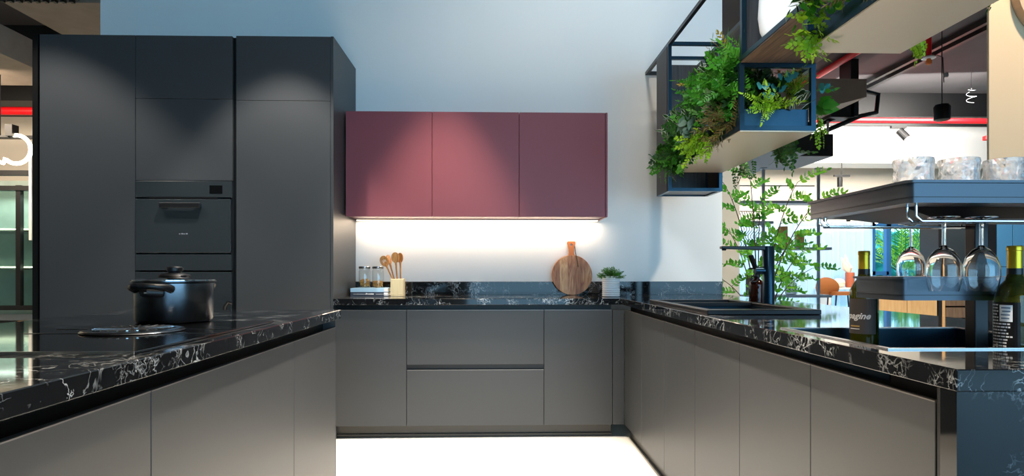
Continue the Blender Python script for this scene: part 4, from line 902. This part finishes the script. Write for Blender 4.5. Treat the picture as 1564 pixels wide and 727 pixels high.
# outside: palms and hedge
def frond(L, n, m):
    return sprig_mesh('frond', L, n, .42, .035, m, .55, 'stem_g', .012, 50, .12, .45, 2)
fr = [frond(1.6, 22, 'L_palm'), frond(1.9, 24, 'L_mid')]
for (x, y, z, l) in ((10.3, 15.2, 1.1, 'palm with yellow green fronds outside the far window'), (12.2, 16.5, .8, 'palm with green fronds outside, further right')):
    t = thing('palm', l, 'palm', (x, y, 0)); MB().tube([(x, y, -.05), (x+.05, y, z)], [.10, .07], 8).build('trunk', 'stem', t)
    for k in range(16):
        a = k*2.4; put('frond', fr[k % 2], t, (0, 0, z), rot_to((math.cos(a), math.sin(a), .35+.5*(k % 3)), 0), random.uniform(.8, 1.1))
hd = MB(); rnd = random.Random(9)
nx, nz = 60, 14; vs = []
for i in range(nx+1):
    for j in range(nz+1): vs.append((4+16*i/nx, 19+rnd.uniform(-.35, .35)+.3*j/nz, -.05+2.4*j/nz+rnd.uniform(-.1, .1)))
fs = [(i*(nz+1)+j, (i+1)*(nz+1)+j, (i+1)*(nz+1)+j+1, i*(nz+1)+j+1) for i in range(nx) for j in range(nz)]
bk = [(x, y+1.5, z) for x, y, z in vs]; no = len(vs)
fs += [tuple(q+no for q in f[::-1]) for f in fs]+[(i*(nz+1)+nz, (i+1)*(nz+1)+nz, no+(i+1)*(nz+1)+nz, no+i*(nz+1)+nz) for i in range(nx)]
solo(hd.add(vs+bk, fs), 'hedge', 'hedge', 'blue green hedge outside beyond the far window', 'hedge', (12, 19.5, 0))

# ------------------------------------------------------------------ showroom ceiling services on the right
solo(MB().tube([(3.0, 10.5, 3.74), (13.9, 10.5, 3.74)], .045, 14), 'sprinkler_pipe', 'red', 'red sprinkler pipe running across above the far white beam', 'pipe', (8, 10.5, 3.74), smooth=True)
solo(MB().tube([(5.12, 6.0, 4.19), (5.12, 11.9, 4.19)], .05, 12), 'sprinkler_pipe', 'red', 'red sprinkler pipe running away under the ceiling behind the planter', 'pipe', (5.12, 9, 4.19), smooth=True)
t = thing('sprinkler_drop', 'red vertical sprinkler drop with white disc and orange cap', 'sprinkler', (5.10, 7, 4.5))
MB().tube([(5.10, 7, 4.5), (5.10, 7, 3.60)], .03, 12).build('pipe', 'red', t, smooth=True)
MB().lathe([(.02, .03), (.06, .02), (.075, .0), (.03, -.005)], (5.10, 7, 3.585), 20).build('disc', 'white_cer', t); MB().lathe([(.02, .0), (.035, -.03), (.03, -.06), (.012, -.07)], (5.10, 7, 3.58), 14).build('cap', 'orange', t)
t = thing('pendant_speaker', 'black cylindrical pendant hanging on a thin cable before the red pipe', 'speaker', (5.26, 7, 2.85))
MB().lathe([(.06, 0), (.085, .012), (.088, .16), (.07, .19), (.02, .20)], (5.26, 7, 2.85), 24).build('body', 'plastic', t, smooth=True)
MB().tube([(5.26, 7, 3.05), (5.26, 7, 4.5)], .006, 6).build('cable', 'plastic', t)
t = thing('cable_clip', 'small grey clip and hook cable beside the sprinkler drop', 'cable', (5.30, 7, 3.4))
MB().tube([(5.13, 7, 3.62), (5.20, 7, 3.625), (5.27, 7, 3.60), (5.275, 6.99, 3.3)], .005, 6).build('cable', 'plastic', t); MB().lathe([(.02, -.02), (.025, 0), (.02, .03)], (5.295, 6.98, 3.38), 10).build('clip', 'shelfgrey', t)
t = thing('track_spotlight', 'black spotlight glowing on the track before the white beam', 'light', (7.5, 11.0, 3.75))
MB().box(7.30, 7.58, 10.97, 11.03, 3.72, 3.76).build('adapter', 'plastic', t)
MB().tube([(7.5, 11.0, 3.72), (7.5, 11.0, 3.64)], .02, 8).tube([(7.46, 11.0, 3.68), (7.545, 10.9, 3.51)], .068, 16).build('head', 'plastic', t)
MB().tube([(7.545, 10.9, 3.51), (7.551, 10.893, 3.498)], .058, 16).build('bulb', 'bulb', t)
lamp('SPOT', 'track_spot_light', (7.60, 10.9, 3.44), (8.0, 11.4, 1), 120, NEUT, spot_size=math.radians(90), spot_blend=.6)
solo(MB().box(3.0, 13.9, 10.97, 11.03, 3.761, 3.80), 'light_track', 'plastic', 'thin black light track under the red pipe', 'track', (8, 11, 3.76))
for x, l in ((6.55, 'long black ceiling track receding above the pendant, left of the pair'), (6.75, 'long black ceiling track receding above the pendant, right of the pair')):
    solo(MB().box(x, x+.07, 5.5, 11.3, 4.40, 4.47), 'ceiling_track', 'plastic', l, 'track', (x, 8, 4.4))
solo(MB().box(2.9, 4.02, 7.6, 9.5, 2.60, 2.98).box(4.02, 4.53, 8.0, 9.1, 2.62, 2.92), 'air_duct_box', 'carc', 'black hanging air unit below the planter, right of the vines', 'duct', (3.9, 8.4, 2.6), bevel=.01)
solo(MB().add([(3.6, 8, 3.27), (4.42, 8, 3.27), (4.98, 8, 3.42), (4.98, 8, 3.66), (3.6, 8, 3.66), (3.6, 9.5, 3.27), (4.42, 9.5, 3.27), (4.98, 9.5, 3.42), (4.98, 9.5, 3.66), (3.6, 9.5, 3.66)],
     [(0, 1, 2, 3, 4), (9, 8, 7, 6, 5), (0, 5, 6, 1), (1, 6, 7, 2), (2, 7, 8, 3), (3, 8, 9, 4), (4, 9, 5, 0)]), 'air_duct', 'duct', 'greige air duct right of the lower planter under the ceiling', 'duct', (4.3, 8.7, 3.27))
t = thing('cable_tray', 'black cable tray and bent conduits beside the greige duct', 'tray', (5.1, 8.8, 3.3))
MB().tube([(4.0, 9, 3.05), (4.8, 9, 3.12), (5.5, 9, 3.42), (5.75, 9, 3.48), (5.78, 9, 3.75), (5.55, 9, 3.80)], .035, 8).build('conduit', 'plastic', t, smooth=True)
MB().tube([(4.0, 9.05, 3.15), (4.7, 9.05, 3.2), (5.35, 9.05, 3.5), (5.45, 9.05, 3.6), (5.45, 9.05, 3.95)], .03, 8).build('conduit', 'plastic', t, smooth=True)
MB().box(5.0, 5.35, 8.9, 9.2, 3.38, 3.75).box(5.3, 5.42, 8.9, 9.2, 3.4, 4.5).build('tray_body', 'carc', t)
MB().tube([(4.95, 8.9, 3.32), (4.95, 8.9, 3.05), (4.80, 8.9, 2.95), (4.6, 8.9, 2.98)], .018, 8).build('cable', 'shelfgrey', t, smooth=True)
t = thing('spiral_pendant', 'faint twisted wire ornament hanging near the beige bulkhead', 'pendant', (8.0, 10.0, 3.9))
MB().tube([(8.02+.07*math.sin(k*.6), 10+.07*math.cos(k*.6), 4.16-k*.010) for k in range(24)], .0035, 5).build('wire', 'shelfgrey', t); MB().tube([(8.02, 10, 4.15), (8.02, 10, 4.5)], .003, 5).build('cable', 'shelfgrey', t)
t = thing('wall_lamp', 'round white disc lamp with beige rim on the beige bulkhead, top right', 'lamp', (3.25, 3.38, 2.69))
def disc(nm, r0, y0, y1, m):
    vs = []; n = 48
    for y in (y0, y1):
        vs += [(3.25+r0*math.cos(2*math.pi*k/n), y, 2.69+r0*math.sin(2*math.pi*k/n)) for k in range(n)]
    MB().add(vs, [tuple(range(n)), tuple(range(n, 2*n))[::-1]]+[(k, k+n, (k+1) % n+n, (k+1) % n) for k in range(n)]).build(nm, m, t)
disc('rim', .30, 3.345, 3.3995, 'rim'); disc('diffuser', .272, 3.335, 3.344, 'whitebox')
solo(MB().box(8.40, 8.75, 9.9, 10.1, 4.44, 4.4995, .01), 'emergency_light', 'whitebox', 'small white ceiling fitting beside the beige bulkhead', 'light', (8.6, 10, 4.44))
solo(MB().box(9.02, 9.25, 10.9, 11.0, 3.50, 3.58, .01).tube([(9.15, 10.95, 3.58), (9.15, 10.95, 3.76)], .01, 6), 'alarm_sounder', 'red', 'small red alarm device below the far light track', 'alarm', (8.6, 11, 3.4))

# ------------------------------------------------------------------ showroom behind on the left
solo(MB().box(-4.62, -3.30, 5.8, 8.5, 3.60, 3.95), 'air_duct', 'duct', 'wide greige air duct above the tall cabinets, upper left', 'duct', (-4, 7, 3.6))
solo(MB().box(-7.5, -5.05, 6.25, 7.4, 3.30, 3.6), 'air_duct', 'duct', 'greige air duct at the left edge below the red pipe', 'duct', (-6, 6.8, 3.3))
for x0, x1, y, z, l in ((-4.7, -3.9, 5.79, 3.61, 'black slotted hanger rail on the front of the upper left duct'), (-7.4, -5.1, 6.24, 3.31, 'black slotted hanger rail on the front of the lower left duct')):
    mb = MB().box(x0, x1, y-.05, y-.005, z, z+.05)
    for k in range(10): mb.box(x0+(k+.2)*(x1-x0)/10, x0+(k+.6)*(x1-x0)/10, y-.055, y-.012, z-.03, z-.001)
    solo(mb, 'hanger_rail', 'plastic', l, 'rail', (x0, y, z))
solo(MB().tube([(-6.1, 5.5, 3.92), (-6.1, 8.5, 3.92)], .05, 12), 'sprinkler_pipe', 'red', 'red sprinkler pipe slanting away at the upper left edge', 'pipe', (-6.1, 7, 3.92), smooth=True)
solo(MB().tube([(-8.9, 8.5, 3.28), (-3.2, 8.5, 3.28)], .055, 12), 'sprinkler_pipe', 'red', 'red sprinkler pipe running level at the left edge above the ring lamp', 'pipe', (-6, 8.5, 3.28), smooth=True)
solo(MB().box(-8.9, -3.2, 8.3, 8.36, 2.86, 2.90), 'light_track', 'plastic', 'thin black light track behind the ring lamp', 'track', (-6, 8.3, 2.86))
t = thing('ring_lamp', 'glowing looped ring lamp hanging at the left edge', 'lamp', (-5.5, 7, 2.48))
pts = []
for k in range(33):
    a = math.radians(100-k*7.5); pts.append((-5.42+.16*math.cos(a), 7, 2.455+.16*math.sin(a)))
pts += [(-5.56, 7, 2.30), (-5.75, 7, 2.35), (-5.95, 7, 2.42)]
MB().tube(pts, .021, 10).build('tube', 'led_ring', t, smooth=True)
MB().box(-5.51, -5.43, 6.95, 7.05, 2.60, 2.73).build('holder', 'plastic', t); MB().box(-6.2, -5.5, 6.98, 7.02, 2.59, 2.61).tube([(-5.6, 7, 2.6), (-5.6, 7, 3.3)], .007, 6).build('cable', 'plastic', t)
t = thing('display_cabinet', 'black framed glass display cabinet with lit shelves at the left edge', 'cabinet', (-6.4, 8.3, 0))
MB().box(-8.0, -5.5, 8.7, 8.75, .1, 2.35).box(-8.0, -5.5, 8.15, 8.75, 0, .1).build('body', 'teal_back', t)
for z in (1.145, 1.645): MB().box(-8.0, -5.5, 8.155, 8.165, z-.02, z-.005).build('shelf_light', 'led_ring', t)
MB().box(-6.03, -5.995, 7.99, 8.02, 1.48, 2.62).build('edge_trim', 'whitebox', t)
lamp('AREA', 'display_light', (-6.3, 8.4, 2.1), (-6.3, 8.5, 0), 14, NEUT, shape='RECTANGLE', size=1.6, size_y=.2)
MB().box(-6.18, -5.8, 8.0, 8.038, .10, .435).build('drawer_front', 'tan', t)
for x in (-7.4, -6.22, -5.78): MB().box(x-.03, x+.03, 8.06, 8.12, .6, 2.2).build('post', 'carc', t)
for z in (.60, 2.16, 2.36): MB().box(-8.0, -5.5, 8.04, 8.14, z-.03, z+.03).build('rail', 'carc', t)
for z in (1.12, 1.62): s_ = MB().box(-8.0, -5.5, 8.16, 8.68, z-.02, z+.02).build('shelf', 'steel', t)
for x0, x1 in ((-8, -7.43), (-7.37, -6.25), (-6.19, -5.81)): MB().box(x0, x1, 8.085, 8.092, .63, 2.13).build('pane', 'greenglass', t)
MB().box(-8.0, -5.5, 8.04, 8.7, .44, .52).build('counter', 'steel', t); MB().box(-8.0, -6.1, 8.05, 8.7, .1, .43).build('base', 'carc', t)
for x, z, l in ((-6.02, 1.64, 'clear goblet on the upper lit shelf of the display cabinet'), (-6.05, 1.14, 'clear goblet on the middle lit shelf of the display cabinet')):
    solo(MB().lathe([(.05, 0), (.05, .006), (.01, .012), (.01, .09), (.045, .13), (.055, .19), (.05, .24), (.045, .235), (.03, .14)], (x, 8.35, z), 18), 'goblet', 'thin', l, 'glass', (x, 8.35, z), smooth=True)
solo(MB().box(-6.15, -5.9, 8.3, 8.5, .6, .68, .01), 'gold_box', 'gold', 'small yellow box at the bottom of the display cabinet', 'box', (-6, 8.4, .6))

# ------------------------------------------------------------------ repeats of one kind carry one group
GROUPS = dict(worktop='black marble worktops', base_cabinet='dark grey base cabinets', island_cabinet='island cabinet fronts', tall_cabinet='tall dark grey cabinets', wall_cabinet='plum red wall cabinets',
    oven='built-in ovens', filler_panel='filler strips of the base cabinets', side_panel='cabinet end panels', book='stacked books', storage_jar='glass jars on the books', pasta='pasta in the jars', wooden_spoon='wooden spoons in the holder',
    wine_glass='hanging wine glasses', tumbler='crystal tumblers on the rack', wine_bottle='wine bottles on the worktop', boxwood_plant='planter plants', trailing_vine='trailing vines of the planters', fern='ferns in the planters', jade_plant='lime green plants of the upper planter',
    yellow_sprig='yellow sprigs in the planter', brown_grass='brown tufts in the planters', dark_foliage_plant='dark backing foliage in the planters', round_leaf_plant='round leaved plants in the planter', variegated_plant='white edged plants in the planters',
    wavy_wire_rack='wavy wire racks on the shelf', wooden_block='brown blocks on the shelf', palm='palms outside', sprinkler_pipe='red sprinkler pipes', air_duct='greige air ducts', ceiling_track='black ceiling tracks', light_track='black light tracks',
    wall_spotlight='small spotlights at the far curtain', track_spotlight='black spotlights', hanger_rail='slotted hanger rails', goblet='goblets in the display cabinet', vase='white vases')
for o in sc.objects:
    if o.parent is None and 'label' in o:
        g_ = GROUPS.get(o.name.split('.')[0])
        if g_: o['group'] = g_
